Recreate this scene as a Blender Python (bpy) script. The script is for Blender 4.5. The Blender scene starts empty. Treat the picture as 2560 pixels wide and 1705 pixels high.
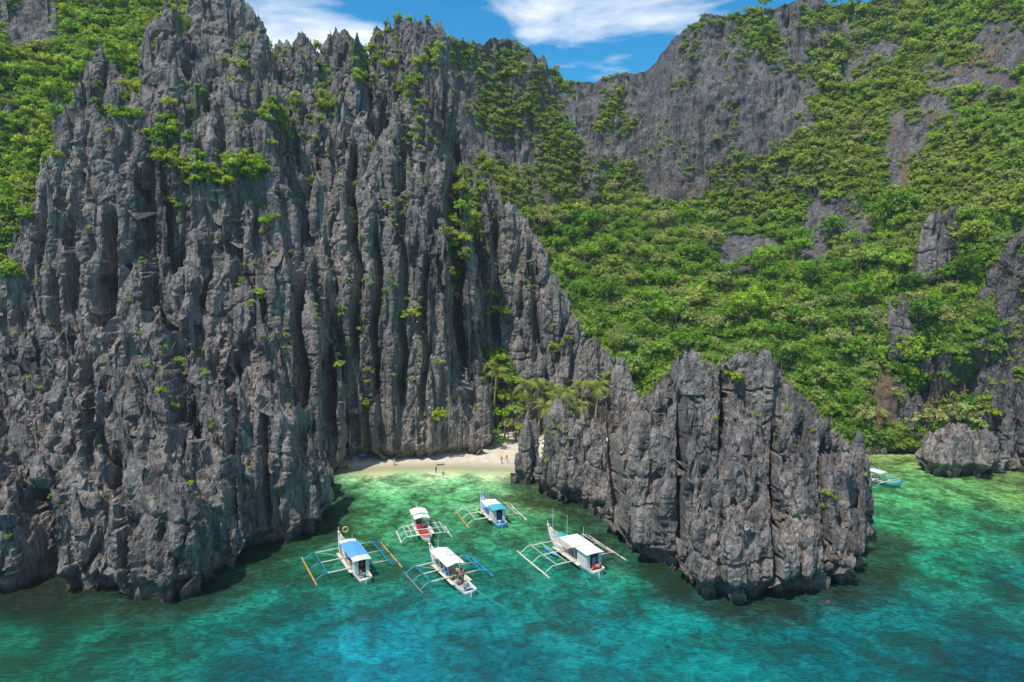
import bpy, math, random
import numpy as np
from mathutils import Vector, Matrix
from mathutils.bvhtree import BVHTree
R = math.radians
random.seed(7); rng = np.random.default_rng(11)
scn = bpy.context.scene
COL = scn.collection

# ---------------------------------------------------------------- camera, sky, sun, exposure
CAM_H, PITCH, FPX, CX, CY = 42.0, R(6.0), 1707.0, 1280.0, 852.5
cam = bpy.data.objects.new('camera', bpy.data.cameras.new('camera')); COL.objects.link(cam)
cam.location = (0, 0, CAM_H); cam.rotation_euler = (R(90) - PITCH, 0, 0)
cam.data.sensor_width = 36; cam.data.lens = 24.0; cam.data.clip_end = 20000; cam.data.clip_start = .5
scn.camera = cam
SUN = Vector((-0.29, -0.32, 0.90)).normalized()
sd = bpy.data.lights.new('sun', 'SUN'); sun = bpy.data.objects.new('sun', sd); COL.objects.link(sun)
sd.energy = 4.6; sd.angle = R(0.55); sd.color = (1.0, .955, .88)
sun.rotation_euler = SUN.to_track_quat('Z', 'Y').to_euler(); sun.location = (-80, -40, 160)
scn.view_settings.view_transform = 'Standard'; scn.view_settings.look = 'None'
scn.view_settings.exposure = 0.08; scn.view_settings.gamma = 1.0
scn.view_settings.use_curve_mapping = False
scn.cycles.use_denoising = True
scn.cycles.max_bounces = 6; scn.cycles.diffuse_bounces = 3; scn.cycles.transparent_max_bounces = 12
scn.cycles.caustics_reflective = False; scn.cycles.caustics_refractive = False

def make_world():
    w = bpy.data.worlds.new('World'); scn.world = w; w.use_nodes = True
    nt = w.node_tree; nt.nodes.clear(); N = nt.nodes.new; L = nt.links.new
    sky = N('ShaderNodeTexSky'); sky.sky_type = 'NISHITA'; sky.sun_disc = False
    sky.sun_elevation = math.asin(SUN.z); sky.sun_rotation = math.atan2(SUN.x, SUN.y)
    sky.altitude = 0; sky.air_density = 1.0; sky.dust_density = .25; sky.ozone_density = 3.0
    hs = N('ShaderNodeMixRGB'); hs.blend_type = 'MULTIPLY'; hs.inputs[0].default_value = 1
    hs.inputs[2].default_value = (.14, .80, 1.04, 1); L(sky.outputs[0], hs.inputs[1])
    # clouds: soft noise over the view direction
    geo = N('ShaderNodeTexCoord')
    sep = N('ShaderNodeSeparateXYZ'); L(geo.outputs['Generated'], sep.inputs[0])
    mz = N('ShaderNodeMath'); mz.operation = 'ADD'; mz.inputs[1].default_value = .12; L(sep.outputs[2], mz.inputs[0])
    mx = N('ShaderNodeMath'); mx.operation = 'MAXIMUM'; mx.inputs[1].default_value = .06; L(mz.outputs[0], mx.inputs[0])
    dv = N('ShaderNodeVectorMath'); dv.operation = 'DIVIDE'; cmb = N('ShaderNodeCombineXYZ')
    for i in range(3): L(mx.outputs[0], cmb.inputs[i])
    L(geo.outputs['Generated'], dv.inputs[0]); L(cmb.outputs[0], dv.inputs[1])
    mp = N('ShaderNodeMapping'); mp.inputs['Location'].default_value = CLOUD_OFF; mp.inputs['Scale'].default_value = (1, 1, .0)
    L(dv.outputs[0], mp.inputs[0])
    n1 = N('ShaderNodeTexNoise'); n1.inputs['Scale'].default_value = 1.25; n1.inputs['Detail'].default_value = 9; n1.inputs['Roughness'].default_value = .56
    n1.inputs['Distortion'].default_value = .25
    L(mp.outputs[0], n1.inputs['Vector'])
    rp = N('ShaderNodeValToRGB'); rp.color_ramp.elements[0].position = .50; rp.color_ramp.elements[1].position = .66
    L(n1.outputs['Fac'], rp.inputs[0])
    mix = N('ShaderNodeMixRGB'); L(rp.outputs[0], mix.inputs[0]); L(hs.outputs[0], mix.inputs[1]); mix.inputs[2].default_value = (7.2, 7.5, 8.0, 1)
    bg = N('ShaderNodeBackground'); bg.inputs[1].default_value = .15
    L(mix.outputs[0], bg.inputs[0]); out = N('ShaderNodeOutputWorld'); L(bg.outputs[0], out.inputs[0])
CLOUD_OFF = (12.42, 8.81, 0.0)
make_world()

# ---------------------------------------------------------------- place maths (source-photo pixel + distance -> world point)
cp, sp = math.cos(PITCH), math.sin(PITCH)
def ray(px, py):
    x = (px - CX) / FPX; y = -(py - CY) / FPX
    return np.array([x, cp + y * sp, -sp + y * cp])
def W(px, py, Y):
    d = ray(px, py); k = Y / d[1]
    return np.array([d[0] * k, Y, CAM_H + d[2] * k])
def G(px, py, z=0.0):
    d = ray(px, py); k = (z - CAM_H) / d[2]
    return np.array([d[0] * k, d[1] * k, z])
def Wv(px, py, Y):
    x = (px - CX) / FPX; y = -(py - CY) / FPX
    k = Y / (cp + y * sp)
    return np.stack([x * k, Y + 0 * k, CAM_H + (-sp + y * cp) * k], -1)

# ---------------------------------------------------------------- noise
_g = rng.normal(size=(1024, 3)); _g /= np.linalg.norm(_g, axis=1)[:, None]; _g = _g.astype(np.float32)
def noise(P):
    P = np.asarray(P, np.float32); F = np.floor(P); I = F.astype(np.int64); f = P - F
    u = f * f * f * (f * (f * 6 - 15) + 10); out = 0
    for a in (0, 1):
        wx = u[:, 0] if a else 1 - u[:, 0]
        for b in (0, 1):
            wy = u[:, 1] if b else 1 - u[:, 1]
            for c in (0, 1):
                wz = u[:, 2] if c else 1 - u[:, 2]
                h = (((I[:, 0] + a) * 73856093) ^ ((I[:, 1] + b) * 19349663) ^ ((I[:, 2] + c) * 83492791))
                g = _g[(h ^ (h >> 11)) & 1023]
                out = out + wx * wy * wz * (g[:, 0] * (f[:, 0] - a) + g[:, 1] * (f[:, 1] - b) + g[:, 2] * (f[:, 2] - c))
    return out * 1.6
def fbm(P, s, o=4, g=.5):
    s = np.asarray(s, np.float32); t = 0; a = 1; tot = 0
    for i in range(o):
        t = t + a * noise(P / s + 17.3 * i); tot += a; a *= g; s = s / 2
    return t / tot
def sm(x, a, b):
    t = np.clip((x - a) / (b - a), 0, 1); return t * t * (3 - 2 * t)

# ---------------------------------------------------------------- object helpers
def tag(o, label=None, cat=None, group=None, kind=None):
    if label: o['label'] = label
    if cat: o['category'] = cat
    if group: o['group'] = group
    if kind: o['kind'] = kind
    return o
def mesh_np(name, V, F, mat=None, smooth=False):
    me = bpy.data.meshes.new(name)
    V = np.asarray(V, np.float32); F = np.asarray(F, np.int32)
    me.vertices.add(len(V)); me.vertices.foreach_set('co', V.ravel())
    k = F.shape[1]
    me.loops.add(F.size); me.loops.foreach_set('vertex_index', F.ravel())
    me.polygons.add(len(F)); me.polygons.foreach_set('loop_start', np.arange(0, F.size, k, dtype=np.int32))
    try: me.polygons.foreach_set('loop_total', np.full(len(F), k, np.int32))
    except Exception: pass
    me.update(calc_edges=True); me.validate()
    if mat: me.materials.append(mat)
    if smooth: me.polygons.foreach_set('use_smooth', np.ones(len(me.polygons), bool))
    return me
def obj(name, me, parent=None, loc=None):
    o = bpy.data.objects.new(name, me); COL.objects.link(o)
    if parent: o.parent = parent
    if loc is not None: o.location = loc
    return o
def empty(name, loc=(0, 0, 0), rz=0.0):
    o = bpy.data.objects.new(name, None); COL.objects.link(o); o.location = loc; o.rotation_euler[2] = rz
    o.empty_display_size = .5
    return o
def copy_tree(o, parent=None):
    c = o.copy(); COL.objects.link(c); c.parent = parent
    for ch in list(o.children): copy_tree(ch, c)
    return c
class MB:
    """collects boxes, tubes and sheets; build() links them as ONE mesh object"""
    def __init__(s): s.v = []; s.f = []
    def add(s, V, F):
        n = len(s.v); s.v += [tuple(map(float, p)) for p in V]; s.f += [tuple(i + n for i in f) for f in F]; return s
    def box(s, c, d, M=None):
        V = [Vector((c[0] + sx * d[0] / 2, c[1] + sy * d[1] / 2, c[2] + sz * d[2] / 2)) for sz in (-1, 1) for sy in (-1, 1) for sx in (-1, 1)]
        if M: V = [M @ v for v in V]
        return s.add(V, [(0, 2, 3, 1), (4, 5, 7, 6), (0, 1, 5, 4), (2, 6, 7, 3), (0, 4, 6, 2), (1, 3, 7, 5)])
    def tube(s, pts, r, n=6, cap=True):
        pts = [Vector(p) for p in pts]; rr = r if isinstance(r, (list, tuple)) else [r] * len(pts); V = []
        for i, p in enumerate(pts):
            t = (pts[min(i + 1, len(pts) - 1)] - pts[max(i - 1, 0)]).normalized()
            a = t.cross(Vector((0, 0, 1)) if abs(t.z) < .95 else Vector((1, 0, 0))).normalized(); b = t.cross(a)
            for k in range(n):
                th = 2 * math.pi * k / n; V.append(p + (a * math.cos(th) + b * math.sin(th)) * rr[i])
        F = [(i * n + k, i * n + (k + 1) % n, (i + 1) * n + (k + 1) % n, (i + 1) * n + k) for i in range(len(pts) - 1) for k in range(n)]
        if cap: F += [tuple(range(n - 1, -1, -1)), tuple((len(pts) - 1) * n + k for k in range(n))]
        return s.add(V, F)
    def loft(s, rings, close=True, cap=True):
        n = len(rings[0]); V = [p for r in rings for p in r]; m = n if close else n - 1
        F = [(i * n + k, i * n + (k + 1) % n, (i + 1) * n + (k + 1) % n, (i + 1) * n + k) for i in range(len(rings) - 1) for k in range(m)]
        if cap: F += [tuple(range(n - 1, -1, -1)), tuple((len(rings) - 1) * n + k for k in range(n))]
        return s.add(V, F)
    def build(s, name, mat, parent=None, smooth=False, solid=0):
        me = bpy.data.meshes.new(name); me.from_pydata(s.v, [], s.f); me.update(); me.materials.append(mat)
        if smooth: me.polygons.foreach_set('use_smooth', [True] * len(me.polygons))
        o = obj(name, me, parent)
        if solid:
            m = o.modifiers.new('solid', 'SOLIDIFY'); m.thickness = solid; m.offset = 0
        return o

# ---------------------------------------------------------------- materials
def new_mat(name):
    m = bpy.data.materials.new(name); m.use_nodes = True; nt = m.node_tree
    b = nt.nodes['Principled BSDF']; return m, nt, b
def plain(name, col, rough=.6, var=.12, scale=3.0, metal=0):
    m, nt, b = new_mat(name); N = nt.nodes.new; L = nt.links.new
    tc = N('ShaderNodeTexCoord'); n = N('ShaderNodeTexNoise'); n.inputs['Scale'].default_value = scale; n.inputs['Detail'].default_value = 5
    L(tc.outputs['Object'], n.inputs['Vector'])
    r = N('ShaderNodeValToRGB'); c = np.array(col)
    r.color_ramp.elements[0].position = .3; r.color_ramp.elements[1].position = .7
    r.color_ramp.elements[0].color = (*np.clip(c * (1 - var), 0, 1), 1); r.color_ramp.elements[1].color = (*np.clip(c * (1 + var * .7), 0, 1), 1)
    L(n.outputs['Fac'], r.inputs[0]); L(r.outputs[0], b.inputs['Base Color'])
    b.inputs['Roughness'].default_value = rough; b.inputs['Metallic'].default_value = metal
    return m

def rock_mat(name, dark, light, warm=0.0, veg=False, stk=.62, fine=1.0, bump=1.0, streak=(1.0, 1.0, .16)):
    m, nt, b = new_mat(name); N = nt.nodes.new; L = nt.links.new
    tc = N('ShaderNodeTexCoord')
    def mapn(sc):
        mp = N('ShaderNodeMapping'); mp.inputs['Scale'].default_value = sc; L(tc.outputs['Object'], mp.inputs[0]); return mp
    def nz(sc, s, d, ro=.55, dist=0):
        n = N('ShaderNodeTexNoise'); n.inputs['Scale'].default_value = s; n.inputs['Detail'].default_value = d
        n.inputs['Roughness'].default_value = ro; n.inputs['Distortion'].default_value = dist
        L(mapn(sc).outputs[0], n.inputs['Vector']); return n
    def math_(op, a, bb):
        k = N('ShaderNodeMath'); k.operation = op
        for i, x in enumerate((a, bb)):
            if isinstance(x, (int, float)): k.inputs[i].default_value = x
            else: L(x, k.inputs[i])
        return k.outputs[0]
    n_st = nz(streak, 1.1 * fine, 8, .62, .4)
    n_big = nz((1, 1, .5), .09, 5, .6, .3)
    n_fine = nz((1, 1, .45), 2.6 * fine, 7, .66)
    base = N('ShaderNodeValToRGB'); e = base.color_ramp.elements
    e[0].position = .34; e[0].color = (*dark, 1); e[1].position = .64; e[1].color = (*light, 1)
    s = math_('ADD', math_('MULTIPLY', n_st.outputs['Fac'], .5), math_('MULTIPLY', n_fine.outputs['Fac'], .5))
    L(s, base.inputs[0])
    tint = N('ShaderNodeValToRGB'); t = tint.color_ramp.elements
    t[0].position = .36; t[0].color = (.62, .63, .66, 1); t[1].position = .66; t[1].color = (1.14, 1.10, 1.07, 1)
    L(n_big.outputs['Fac'], tint.inputs[0])
    mul = N('ShaderNodeMixRGB'); mul.blend_type = 'MULTIPLY'; mul.inputs[0].default_value = 1
    L(base.outputs[0], mul.inputs[1]); L(tint.outputs[0], mul.inputs[2])
    col = mul.outputs[0]
    ns = nz((1, 1, .045), .55 * fine, 6, .6, .5); sr_ = N('ShaderNodeMapRange'); sr_.inputs[1].default_value = .52; sr_.inputs[2].default_value = .64; sr_.inputs[4].default_value = stk; L(ns.outputs['Fac'], sr_.inputs[0])
    ms = N('ShaderNodeMixRGB'); L(sr_.outputs[0], ms.inputs[0]); L(col, ms.inputs[1]); ms.inputs[2].default_value = (.05, .05, .052, 1); col = ms.outputs[0]
    npale = nz((1, 1, .5), .42 * fine, 7, .68, .3); pr_ = N('ShaderNodeMapRange'); pr_.inputs[1].default_value = .54; pr_.inputs[2].default_value = .70; pr_.inputs[4].default_value = .55; L(npale.outputs['Fac'], pr_.inputs[0])
    mpz = N('ShaderNodeMixRGB'); L(pr_.outputs[0], mpz.inputs[0]); L(col, mpz.inputs[1]); mpz.inputs[2].default_value = (.52, .47, .42, 1); col = mpz.outputs[0]
    # warm iron stains
    w = nz((1, 1, .35), .11, 6, .65, .8)
    wr = N('ShaderNodeValToRGB'); wr.color_ramp.elements[0].position = .60; wr.color_ramp.elements[1].position = .72
    L(w.outputs['Fac'], wr.inputs[0])
    at = N('ShaderNodeAttribute'); at.attribute_name = 'warm'
    wf = math_('ADD', math_('MULTIPLY', wr.outputs[0], warm), math_('MULTIPLY', at.outputs['Fac'], math_('ADD', n_st.outputs['Fac'], .25)))
    mw = N('ShaderNodeMixRGB'); L(math_('MINIMUM', wf, .85), mw.inputs[0]); L(col, mw.inputs[1]); mw.inputs[2].default_value = (.34, .19, .10, 1)
    col = mw.outputs[0]
    # pale band of washed rock and dark wet band at the sea, by height above water
    sep = N('ShaderNodeSeparateXYZ'); L(tc.outputs['Object'], sep.inputs[0])
    tb = N('ShaderNodeMapRange'); tb.inputs[1].default_value = 3.0; tb.inputs[2].default_value = 1.6; tb.inputs[4].default_value = .35; L(sep.outputs[2], tb.inputs[0])
    mt_ = N('ShaderNodeMixRGB'); L(tb.outputs[0], mt_.inputs[0]); L(col, mt_.inputs[1]); mt_.inputs[2].default_value = (.34, .27, .20, 1); col = mt_.outputs[0]
    hz = N('ShaderNodeMapRange'); hz.inputs[1].default_value = 1.2; hz.inputs[2].default_value = .2; L(sep.outputs[2], hz.inputs[0])
    md = N('ShaderNodeMixRGB'); L(math_('MULTIPLY', hz.outputs[0], .8), md.inputs[0]); L(col, md.inputs[1]); md.inputs[2].default_value = (.03, .028, .022, 1)
    col = md.outputs[0]
    # thin green moss film
    a2 = N('ShaderNodeAttribute'); a2.attribute_name = 'moss'
    gn = nz((1, 1, .8), .8, 6, .7)
    gr = N('ShaderNodeValToRGB'); gr.color_ramp.elements[0].color = (.06, .10, .016, 1); gr.color_ramp.elements[1].color = (.17, .22, .045, 1); gr.color_ramp.elements[0].position = .35; gr.color_ramp.elements[1].position = .65
    L(gn.outputs['Fac'], gr.inputs[0])
    gf = math_('MULTIPLY', a2.outputs['Fac'], 1.0)
    th = N('ShaderNodeMapRange'); th.inputs[1].default_value = .42; th.inputs[2].default_value = .62
    L(math_('ADD', gn.outputs['Fac'], math_('MULTIPLY', math_('SUBTRACT', gf, .5), .5)), th.inputs[0])
    mg = N('ShaderNodeMixRGB'); L(math_('MULTIPLY', th.outputs[0], math_('MINIMUM', math_('MULTIPLY', gf, 2.0), 1.0)), mg.inputs[0]); L(col, mg.inputs[1]); L(gr.outputs[0], mg.inputs[2])
    L(mg.outputs[0], b.inputs['Base Color'])
    b.inputs['Roughness'].default_value = .92; b.inputs['Specular IOR Level'].default_value = .25
    # relief: vertical flutes, cracks, grain
    vo = N('ShaderNodeTexVoronoi'); vo.feature = 'DISTANCE_TO_EDGE'; vo.inputs['Scale'].default_value = .55 * fine
    dm = N('ShaderNodeMixRGB'); dm.blend_type = 'ADD'; dm.inputs[0].default_value = .9; L(mapn((1, 1, .28)).outputs[0], dm.inputs[1]); L(nz((1, 1, .5), .7, 4).outputs['Color'], dm.inputs[2])
    L(dm.outputs[0], vo.inputs['Vector'])
    crack = N('ShaderNodeMapRange'); crack.inputs[1].default_value = 0; crack.inputs[2].default_value = .10; L(vo.outputs['Distance'], crack.inputs[0])
    hgt = math_('ADD', math_('MULTIPLY', n_st.outputs['Fac'], 1.0), math_('ADD', math_('MULTIPLY', n_fine.outputs['Fac'], .55), math_('MULTIPLY', crack.outputs[0], .16)))
    bp = N('ShaderNodeBump'); bp.inputs['Strength'].default_value = 1.0; bp.inputs['Distance'].default_value = 1.1 * bump
    L(hgt, bp.inputs['Height']); L(bp.outputs[0], b.inputs['Normal'])
    return m
M_ROCK = rock_mat('limestone', (.068, .062, .058), (.51, .435, .385), warm=.22, fine=1.0)
M_ROCKF = rock_mat('limestone_far', (.082, .075, .072), (.45, .385, .35), fine=.6, bump=1.5)
M_WALL = rock_mat('cliff_stone', (.088, .082, .083), (.38, .35, .34), warm=.05, fine=.85, bump=2.2, streak=(1, 1, .07), stk=.8)

def leaf_mat(name, cols, trans=.35):
    m, nt, b = new_mat(name); N = nt.nodes.new; L = nt.links.new
    oi = N('ShaderNodeObjectInfo'); rp = N('ShaderNodeValToRGB'); e = rp.color_ramp.elements
    while len(e) < len(cols): e.new(.5)
    for i, c in enumerate(cols): e[i].position = i / (len(cols) - 1); e[i].color = (*c, 1)
    L(oi.outputs['Random'], rp.inputs[0])
    at = N('ShaderNodeAttribute'); at.attribute_name = 'tone'
    mr = N('ShaderNodeMapRange'); mr.inputs[3].default_value = .55; mr.inputs[4].default_value = 1.5; L(at.outputs['Fac'], mr.inputs[0])
    mu = N('ShaderNodeVectorMath'); mu.operation = 'SCALE'; L(rp.outputs[0], mu.inputs[0]); L(mr.outputs[0], mu.inputs['Scale'])
    L(mu.outputs[0], b.inputs['Base Color']); b.inputs['Roughness'].default_value = .6; b.inputs['Specular IOR Level'].default_value = .2
    tr = N('ShaderNodeBsdfTranslucent'); m2 = N('ShaderNodeVectorMath'); m2.operation = 'MULTIPLY'; L(mu.outputs[0], m2.inputs[0]); m2.inputs[1].default_value = (1.25, 1.35, .5)
    L(m2.outputs[0], tr.inputs[0]); mx = N('ShaderNodeMixShader'); mx.inputs[0].default_value = trans
    L(b.outputs[0], mx.inputs[1]); L(tr.outputs[0], mx.inputs[2]); L(mx.outputs[0], nt.nodes['Material Output'].inputs[0])
    return m
M_FOREST = leaf_mat('forest_leaves', [(.14, .27, .022), (.22, .38, .032), (.32, .45, .045), (.17, .33, .03), (.36, .44, .07), (.38, .38, .16), (.26, .43, .04), (.33, .36, .14), (.15, .30, .03), (.07, .15, .02)])
M_SLOPE = leaf_mat('slope_leaves', [(.25, .36, .045), (.34, .43, .055), (.42, .45, .09), (.21, .34, .045), (.42, .40, .17), (.34, .46, .055), (.27, .40, .045)])
M_BRIGHT = leaf_mat('bright_leaves', [(.27, .42, .025), (.38, .48, .03), (.20, .36, .03), (.46, .50, .06), (.28, .44, .025)])
M_PALM = leaf_mat('palm_leaves', [(.27, .31, .06), (.36, .36, .11), (.20, .30, .04)], .3)
M_BARK = plain('bark', (.16, .12, .085), .9, .3, 2)
M_PALMBARK = plain('palm_bark', (.33, .27, .20), .9, .2, 2)

# ---------------------------------------------------------------- limestone formations: bundles of fins fused by a voxel remesh, then carved
def spire_ring_mesh(x, y, zb, zt, r, e, phi, fl, rnd, lx, ly, nseg=10, rs=None, taper=False):
    """a fin: pointed (or domed) head that widens to r, then walls that spread by fl per metre down to zb"""
    H = zt - zb; hs = np.array([.0, .25, .7, 1.3, 2.2, 3.6, 6]) * max(r, .6); hs = np.concatenate([hs[hs < H * .8], np.linspace(min(6 * r, H * .8), H, 5)[1:] if 6 * r < H * .8 else [H]])
    hs = np.sort(hs)[::-1]
    th = np.linspace(0, 2 * np.pi, nseg, endpoint=False)
    k = 2.3 - 1.7 * rnd
    rad = np.maximum(r * (1 - np.exp(-hs / (k * r))) + fl * hs, .18)
    if taper: rad[0] *= .15; rad[1] *= .6
    if rnd: rad = np.maximum(rad, r * np.sqrt(np.clip(hs / (r * 1.2), 0.02, 1)) * rnd)
    ca, sa = math.cos(phi), math.sin(phi)
    jit = 1 + .26 * rs.uniform(-1, 1, nseg); jit2 = 1 + .10 * rs.uniform(-1, 1, (len(hs), nseg))
    cx = np.cos(th) * jit * jit2; cy = np.sin(th) * jit / e * jit2; t = 1 - hs / H
    X = x + rad[:, None] * (ca * cx - sa * cy) + (t * lx)[:, None]
    Y = y + rad[:, None] * (sa * cx + ca * cy) + (t * ly)[:, None]
    Z = np.repeat((zt - hs)[:, None], nseg, 1); nr = len(hs)
    V = np.stack([X, Y, Z], -1).reshape(-1, 3)
    F = [(i * nseg + k, i * nseg + (k + 1) % nseg, (i + 1) * nseg + (k + 1) % nseg, (i + 1) * nseg + k) for i in range(nr - 1) for k in range(nseg)]
    nb = len(V); V = np.vstack([V, [[x, y, zb]], [[x + lx, y + ly, zt + .5 * (1 - rnd)]]])
    T = [(nb, (k + 1) % nseg, k) for k in range(nseg)] + [(nb + 1, (nr - 1) * nseg + k, (nr - 1) * nseg + (k + 1) % nseg) for k in range(nseg)]
    return V, F, T

BVH = []
# deep vertical gullies of the massif: source px, half width px, y from, y to, depth (m)
GULLY = [(275, 15, 540, 830, 6), (372, 14, 400, 800, 6), (170, 10, 560, 760, 4), (668, 30, 260, 640, 11), (585, 10, 470, 700, 4), (752, 12, 500, 1110, 5), (885, 9, 380, 900, 5), (1137, 18, 370, 930, 9), (1003, 9, 500, 1000, 4), (940, 8, 560, 1000, 4), (1060, 8, 640, 1080, 4), (830, 9, 700, 1100, 4), (905, 14, 100, 260, 8),
         (436, 20, 850, 1120, 7), (80, 42, 1240, 1500, 6), (300, 9, 1180, 1480, 3.5), (575, 10, 1000, 1300, 4), (215, 12, 900, 1150, 4), (660, 10, 1020, 1300, 4), (1545, 14, 1060, 1340, 4), (1943, 9, 1090, 1480, 4), (1700, 8, 1010, 1400, 3), (1805, 7, 960, 1180, 3), (2065, 8, 1120, 1400, 3), (1240, 10, 560, 860, 5), (1335, 9, 640, 900, 4), (1430, 8, 830, 1000, 3)]
def gullies(P):
    yc = P[:, 1] * cp - (P[:, 2] - CAM_H) * sp; zc = P[:, 1] * sp + (P[:, 2] - CAM_H) * cp; X = CX + FPX * P[:, 0] / yc; Yp = CY - FPX * zc / yc
    wob = 9 * noise(np.stack([P[:, 2] / 9, P[:, 2] * 0 + 3, P[:, 2] * 0], -1)) + 14 * fbm(P, (16, 16, 16), 2); out = 0
    for c, w, y0, y1, D in GULLY:
        r = np.abs(X + wob - c - (Yp - (y0 + y1) / 2) * .02) / w; out = out + D * np.clip(1.25 - r, 0, 1) ** .8 * sm(Yp, y0 - 50, y0 + 50) * sm(Yp, y1 + 45, y1 - 35)
    return out
def formation(name, towers, vox, label, cat='cliff', mat=None, seed=1, amp=1.0, dens=1.0, hmax=60, undercut=2.2, moss=None, sharp=.82, group=None, warm=None, flute=1.0, kind=None, big=0.0, fl=.06, dy=0.0, teeth=1.0, taper=False):
    rs = np.random.default_rng(seed); V = []; Q = []; off = 0
    def put(*a, **k):
        nonlocal off
        v, f, t = spire_ring_mesh(*a, rs=rs, **k)
        V.append(v); Q.extend([tuple(i + off for i in q) for q in f]); Q.extend([tuple(i + off for i in q) for q in t]); off += len(v)
    for tw in towers:
        px, py, Y, r = tw[:4]; opt = tw[4] if len(tw) > 4 else {}; Y = Y + dy
        e = opt.get('e', rs.uniform(1.0, 1.5)); phi = opt.get('phi', rs.uniform(-.6, .6))
        x, y, zt = W(px, py, Y)
        zb = max(-4, zt - opt.get('h', hmax)); H = zt - zb; f = opt.get('fl', fl); rnd = opt.get('round', 0)
        put(x, y, zb, zt, r, e, phi, fl=f, rnd=rnd, lx=0, ly=0, nseg=16, taper=taper and H > 20)
        n = int(opt.get('n', 2.0 + 1.0 * r) * dens)
        for i in range(n):        # shoulders against the wall
            a = rs.uniform(0, 2 * math.pi); drop = H * rs.uniform(.05, .42); wd = r + f * drop; q = rs.uniform(.45, .95)
            dx = q * wd * math.cos(a); dy_ = q * wd * math.sin(a) / e
            X = x + math.cos(phi) * dx - math.sin(phi) * dy_; Yy = y + math.sin(phi) * dx + math.cos(phi) * dy_
            if zt - drop - zb < 2: continue
            put(X, Yy, max(zb, zt - drop - 30) if taper else zb, zt - drop, r * rs.uniform(.28, .55) + .2, rs.uniform(1.1, 2.2), phi + rs.normal(0, .5), fl=f * .8, rnd=rnd * .6, lx=rs.normal(0, .6), ly=rs.normal(0, .6))
        for i in range(int((2.5 + 1.4 * r) * teeth * (1 - .6 * rnd))):       # teeth round the top
            a = rs.uniform(0, 2 * math.pi); q = rs.uniform(.3, 1.0); drop = rs.uniform(.3, 1.6) * r * q
            put(x + q * r * math.cos(a), y + q * r * math.sin(a), max(zb, zt - drop - 14), zt - drop, rs.uniform(.35, .8), rs.uniform(1.1, 2.4), phi + rs.normal(0, .5), fl=.04, rnd=0, taper=True, lx=rs.normal(0, .5), ly=rs.normal(0, .5))
    V = np.vstack(V)
    me = bpy.data.meshes.new('raw'); me.from_pydata(V.tolist(), [], Q); me.update()
    o = bpy.data.objects.new('raw', me); COL.objects.link(o)
    m = o.modifiers.new('r', 'REMESH'); m.mode = 'VOXEL'; m.voxel_size = vox
    dg = bpy.context.evaluated_depsgraph_get(); ev = o.evaluated_get(dg)
    rm = bpy.data.meshes.new_from_object(ev)
    bpy.data.objects.remove(o); bpy.data.meshes.remove(me)
    n = len(rm.vertices); P = np.empty(n * 3, np.float32); rm.vertices.foreach_get('co', P); P = P.reshape(-1, 3).astype(np.float64)
    NN = np.empty(n * 3, np.float32); rm.vertices.foreach_get('normal', NN); NN = NN.reshape(-1, 3).astype(np.float64)
    F = np.empty(len(rm.loops), np.int32); rm.loops.foreach_get('vertex_index', F)
    tot = np.empty(len(rm.polygons), np.int32); rm.polygons.foreach_get('loop_total', tot)
    warpx = fbm(P, (10, 10, 30), 2) * 2.2
    PW = P + np.stack([warpx, -warpx, warpx * .5], -1)
    d = 0
    fl = 1 - NN[:, 2].clip(0, 1) * .35
    d = d + fl * flute * 4.4 * (np.minimum(np.abs(noise(PW / np.array([5.0, 5.0, 60.]))), .42) ** .6 - .42)
    d = d + fl * flute * 1.9 * (np.minimum(np.abs(noise(PW / np.array([2.0, 2.0, 34.]) + 31)), .42) ** .6 - .42)
    d = d + fl * .50 * (.5 - np.abs(noise(PW / np.array([.95, .95, 7.]) + 77)))
    d = d + .7 * fbm(P, (5, 5, 12), 3)
    # blocky ledges: horizontal joints
    led = noise(PW / np.array([9., 9., 5.5]) + 5); d = d - .55 * np.exp(-(led / .045) ** 2)
    d = d + .42 * (.5 - np.abs(noise(P / .85 + 9))) + .5 * (.4 - np.abs(noise(P / np.array([2.6, 2.6, 3.6]) + 60)))
    bv = BVHTree.FromPolygons(P.tolist(), [tuple(F[s:s + t]) for s, t in zip(np.concatenate([[0], np.cumsum(tot)[:-1]]).tolist(), tot.tolist())])
    Pl = (P - NN * .05).tolist(); Nl = (-NN).tolist(); rc = bv.ray_cast; thick = np.array([(rc(a, b, 7.0)[3] or 7.0) for a, b in zip(Pl, Nl)])
    ne = len(rm.edges); E_ = np.empty(ne * 2, np.int32); rm.edges.foreach_get('vertices', E_); E_ = E_.reshape(-1, 2); deg = np.bincount(E_.ravel(), minlength=n) + 1.0
    def relax(v, k):
        for _ in range(k): v = (v + np.bincount(E_[:, 0], v[E_[:, 1]], n) + np.bincount(E_[:, 1], v[E_[:, 0]], n)) / deg
        return v
    thin = relax(np.clip(thick / 3.6, .10, 1), 4)
    d = d * thin
    d = np.maximum(d, -2.0)
    if big: d = d + thin * np.minimum(0, big * (np.minimum(np.abs(noise(PW / np.array([13., 13., 600.]) + 3)), .14) / .14 - 1))
    P = P + NN * (d * amp)[:, None]
    if vox > .28 and name not in ('boulder', 'crag', 'shore_rocks'): P[:, 1] += gullies(P)
    # small sharp teeth on the upward parts
    up = sm(NN[:, 2], .1, .7); P[:, 2] += up * amp * 1.5 * np.maximum(0, 1 - 2.2 * np.abs(noise(P / np.array([1.5, 1.5, 9.]) + 50)))
    if undercut:
        k = sm(P[:, 2], 3.4, .9) * undercut; h = NN[:, :2] / (np.linalg.norm(NN[:, :2], axis=1)[:, None] + 1e-6)
        P[:, :2] -= h * k[:, None]
    rm.vertices.foreach_set('co', P.astype(np.float32).ravel())
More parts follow.
